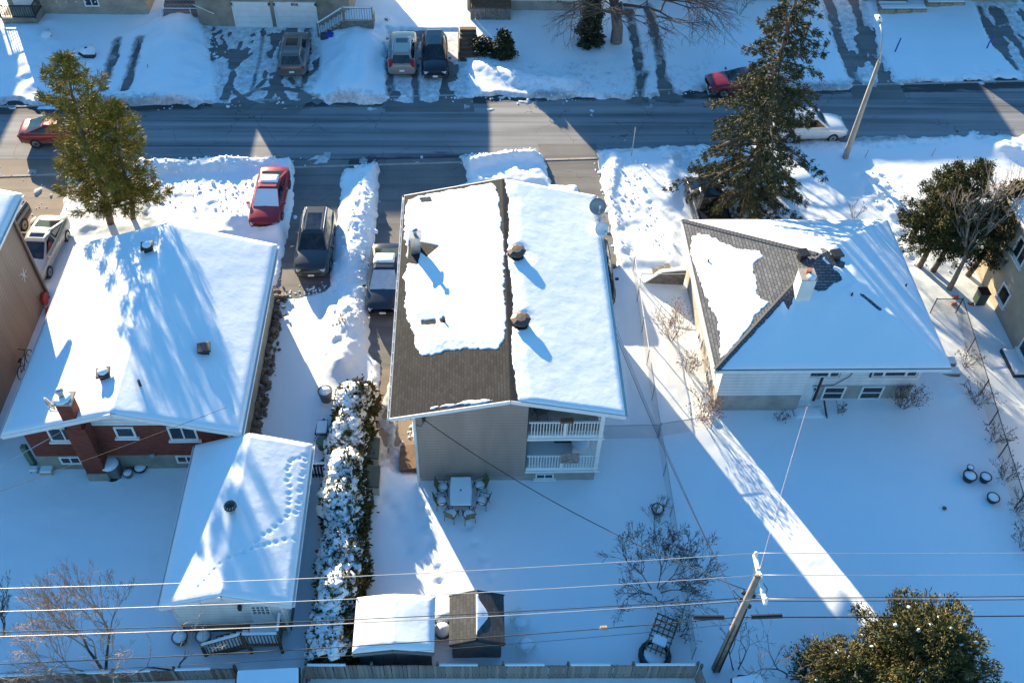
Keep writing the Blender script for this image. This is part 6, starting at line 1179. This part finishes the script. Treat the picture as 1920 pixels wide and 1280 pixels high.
# storage lockers and bins by the hedge
for i, (py_, lab) in enumerate(((842, 'farther green lidded storage locker along the hedge'), (895, 'nearer green lidded storage locker along the hedge'))):
    x, y = P(697, py_, .7); t = thing('storage_locker', lab, 'locker', (x, y, 0), 0, 'lockers along the hedge'); MB().box((0, 0, .38), (.68, 1.12, .76)).build('box', 'beige_plastic', t, bevel=.02); m = MB(); m.slab([(-.37, -.58, .95), (.37, -.58, .80), (.37, .58, .80), (-.37, .58, .95)], .12); m.build('lid', 'green_plastic', t, bevel=.03)
x, y = P(607, 842); t = thing('garbage_bin', 'pale green bin half under the hedge', 'bin', (x, y, 0)); MB().lathe((0, 0, 0), [(.22, 0), (.27, .6), (.3, .62), (.26, .72), (.02, .76)], 12).build('bin', 'green_post', t, True)
x, y = P(606, 812); t = thing('wheelbarrow', 'snowy wheelbarrow against the hedge by the lane', 'wheelbarrow', (x, y, 0)); MB().add([(-.3, -.45, .5), (.3, -.45, .5), (.25, .4, .5), (-.25, .4, .5), (-.18, -.3, .25), (.18, -.3, .25), (.15, .25, .25), (-.15, .25, .25)], [(4, 7, 6, 5), (0, 1, 5, 4), (1, 2, 6, 5), (2, 3, 7, 6), (3, 0, 4, 7)]).build('tray', 'dark_metal', t); MB().tube([(-.04, .5, .18), (.04, .5, .18)], .18, 12).build('wheel', 'rubber', t)
for sx in (-1, 1): MB().tube([(sx*.06, .5, .18), (sx*.22, -.3, .32), (sx*.26, -.85, .55)], .018, 5).build('handle', 'wood_brown', t)
MB().box((0, -.02, .5), (.5, .75, .12)).build('snow', 'snow', t, bevel=.05)
x, y = P(620, 78); t = thing('recycling_bin', 'blue violet recycling box under the entry stairs', 'bin', (x, y, .1)); MB().box((0, 0, .25), (.5, .42, .5)).build('box', 'blue_plastic', t, bevel=.03); MB().box((0, -.215, .28), (.12, .01, .12)).build('symbol', 'white_paint', t)
x, y = P(608, 78); t = thing('recycling_bin', 'black box left of the blue recycling box', 'bin', (x, y, .1)); MB().box((0, 0, .25), (.42, .42, .5)).build('box', 'green_plastic', t, bevel=.03)
# snow covered garden things by the sheds
for i, (px_, py_, r, lab) in enumerate(((829, 1158, .33, 'rounded snow covered bundle between the sheds farther back'), (830, 1182, .30, 'rounded snow covered bundle between the sheds nearer'))):
    x, y = P(px_, py_, .4); t = thing('covered_bundle', lab, 'bundle', (x, y, 0)); MB().lathe((0, 0, 0), [(r*.9, 0), (r, .25), (r*.9, .5)], 12).build('cover', 'cover_grey', t, True); MB().lathe((0, 0, .45), [(r*1.02, 0), (r*1.0, .15), (r*.7, .28), (.02, .33)], 14).build('snow', 'snow', t, True)
for px_, py_, rz, lab in ((975, 1166, .6, 'white plastic chair beside the dark shed, farther'), (986, 1208, 2.4, 'white plastic chair beside the dark shed, nearer')):
    x, y = P(px_, py_, .4); simple_chair('plastic_chair', lab, 'chair', (x, y, .05), rz, 'white_paint', 'white_paint', h=.38, w=.55, back=.42, group='white plastic chairs by the dark shed')
x, y = P(1236, 1205, .4); ct = thing('wooden_lattice', 'snowy slatted wooden frame lying by the rear fence', 'lattice', (x, y, .1), -.45)
for k in range(5): MB().box((-.42+k*.21, .2, .62), (.05, 1.7, .04)).build('slat', 'wood_brown', ct)
for k in range(7): MB().box((0, -.5+k*.25, .65), (.95, .05, .03)).build('slat', 'wood_brown', ct)
for a in (-1, 1):
    for b in (-1, 1): MB().box((a*.42, .1+b*.6, .3), (.07, .07, .6)).build('leg', 'wood_brown', ct)
MB().lathe((0, -.55, .0), [(.62, 0), (.66, .3), (.6, .42), (.5, .42), (.5, .3), (.01, .3)], 16).build('tub', 'dark_metal', ct); MB().lathe((0, -.55, .3), [(.5, 0), (.4, .12), (.01, .15)], 14).build('snow', 'snow', ct, True); MB().box((0, -.1, .72), (.55, .4, .12)).build('snow', 'snow', ct, bevel=.05)
# bits near the garage steps
for px_, py_, lab in ((340, 1200, 'tipped snowy bin left of the garage steps'), (384, 1198, 'snowy dark pot right of the tipped bin')):
    pot(lab, px_, py_, .3, .45, 'cover_grey', True, 'garden_bin', 'bin')
# front yard rocks and dark objects
for px_, py_, s_, lab, mt in ((90, 78, .55, 'snow capped boulder in the far left front yard', 'stone'), (50, 85, .3, 'small snowy rock left of the snow capped boulder', 'stone'), (25, 97, .35, 'dark shrubby clump in the far left front yard', 'dark_metal'), (168, 108, .6, 'dark edged snow heap near the pine top', 'dark_metal'), (288, 98, .22, 'brown stub post beside the far left tyre tracks', 'wood_brown')):
    x, y = P(px_, py_); t = thing('garden_rock', lab, 'rock', (x, y, .05)); rg_ = np.random.RandomState(px_); npmesh('stone', IV*(1+.18*rg_.normal(size=(len(IV), 1)))*np.array([s_, s_*.8, s_*.7])+np.array([0, 0, s_*.3]), IF, mt, t); blobs('snow', np.array([[0, .05, s_*.85]]), np.array([s_*.75]), rg_, t, .4)
for px_, py_, lab in ((1786, 562, 'orange plastic toy nearest the curved bare trunk'), (1815, 575, 'orange plastic toy to the right on the shaded snow'), (1783, 575, 'orange plastic toy below the curved bare trunk')):
    x, y = P(px_, py_); tag(MB().add([(x-.1, y, .1), (x+.25, y-.15, .1), (x+.3, y+.1, .14), (x+.02, y+.28, .12), (x, y-.02, .3), (x+.22, y+.05, .34)], [(0, 1, 5, 4), (1, 2, 5), (2, 3, 4, 5), (3, 0, 4), (0, 3, 2, 1)]).build('plastic_toy', 'orange_plastic'), lab, 'toy')
x, y = P(1838, 560, .4); t = thing('garbage_bin', 'dark bins against the tan stucco wall', 'bin', (x, y, .05)); MB().box((0, 0, .45), (.5, .55, .9)).build('bin', 'green_plastic', t, bevel=.04); MB().box((.0, 0, .93), (.55, .6, .08)).build('lid', 'black_trim', t, bevel=.02)
x, y = P(35, 640, .5); bk = thing('bicycle', 'dark bicycle leaning at the brown sided house', 'bicycle', (-21.7, 31.6, .05), 1.5)
for k in (-.52, .52): m = MB(); m.tube([(k+.33*math.cos(a*math.pi/9), 0, .34+.33*math.sin(a*math.pi/9)) for a in range(19)], .022, 5); m.build('wheel', 'rubber', bk)
m = MB(); [m.tube([a, b], .018, 5) for a, b in (((-.52, 0, .34), (-.1, 0, .32)), ((-.1, 0, .32), (-.2, 0, .82)), ((-.52, 0, .34), (-.2, 0, .75)), ((-.2, 0, .75), (.38, 0, .8)), ((-.1, 0, .32), (.38, 0, .8)), ((.38, 0, .95), (.52, 0, .34)))]; m.build('frame', 'dark_metal', bk); MB().box((-.2, 0, .86), (.25, .12, .05)).build('saddle', 'black_trim', bk); MB().tube([(.4, -.28, .98), (.38, 0, .98), (.4, .28, .98)], .016, 5).build('handlebar', 'dark_metal', bk)

# ------------------------------------------------------------------ broken snow chunks thrown up by shovels and the plough
rng = np.random.RandomState(77); CH = []
def scatter_line(pts, n, w):
    wp = np.array(px2w(pts)); k = rng.randint(0, len(wp)-1, n); t = rng.rand(n, 1); p = wp[k]*(1-t)+wp[k+1]*t; CH.append(p+rng.normal(size=(n, 2))*w)
scatter_line([(702, 310), (696, 400), (688, 480), (680, 560), (676, 640)], 330, .22); scatter_line([(680, 310), (660, 420), (640, 520), (630, 640)], 330, .3); scatter_line([(270, 318), (400, 318), (560, 312)], 260, .4); scatter_line([(280, 360), (420, 370), (530, 420)], 420, .9)
scatter_line([(870, 310), (940, 300), (1005, 295)], 160, .35); scatter_line([(1125, 292), (1150, 400), (1165, 490)], 260, .3); scatter_line([(1180, 300), (1200, 400), (1240, 480)], 200, .7); scatter_line(list(zip(range(0, 1920, 120), [197, 191, 194, 194, 193, 191, 190, 184, 182, 185, 176, 166, 165, 162, 152, 148])), 420, .3)
scatter_line([(600, 60), (600, 160)], 60, .25); scatter_line([(395, 60), (405, 180)], 80, .25); scatter_line([(510, 560), (560, 550), (620, 540)], 140, .3); scatter_line([(0, 330), (60, 380), (120, 420)], 60, .9); scatter_line([(1640, 340), (1700, 430), (1740, 500)], 220, .7); scatter_line([(760, 700), (775, 800), (770, 880)], 160, .35)
CH = np.concatenate(CH); ix = np.clip(((CH[:, 0]-GX0)/GR).astype(int), 0, len(gx)-1); iy = np.clip(((CH[:, 1]-GY0)/GR).astype(int), 0, len(gy)-1); zc = np.maximum(HGT[iy, ix], 0.0)
kp = rng.rand(len(CH)) < .5; CH = CH[kp]; zc = zc[kp]; rad = rng.gamma(1.8, .018, len(CH))+.015
o = blobs('snow_chunks', np.stack([CH[:, 0], CH[:, 1], zc+rad*.2], 1), rad, rng, None, .75); o.data.polygons.foreach_set('use_smooth', np.zeros(len(o.data.polygons), bool)); tag(o, 'broken snow chunks strewn along ploughed banks and drives', 'snow', kind='stuff')

CH = []; scatter_line([(524, 545), (505, 640), (488, 740), (465, 850)], 420, .26); CH = np.concatenate(CH)
o = blobs('garden_debris', np.stack([CH[:, 0], CH[:, 1], np.full(len(CH), .10)+rng.uniform(0, .12, len(CH))], 1), rng.gamma(2.0, .04, len(CH))+.03, rng, None, .7, 'bark'); tag(o, 'dark stones and dead plants along the brick house side wall', 'debris', kind='stuff')
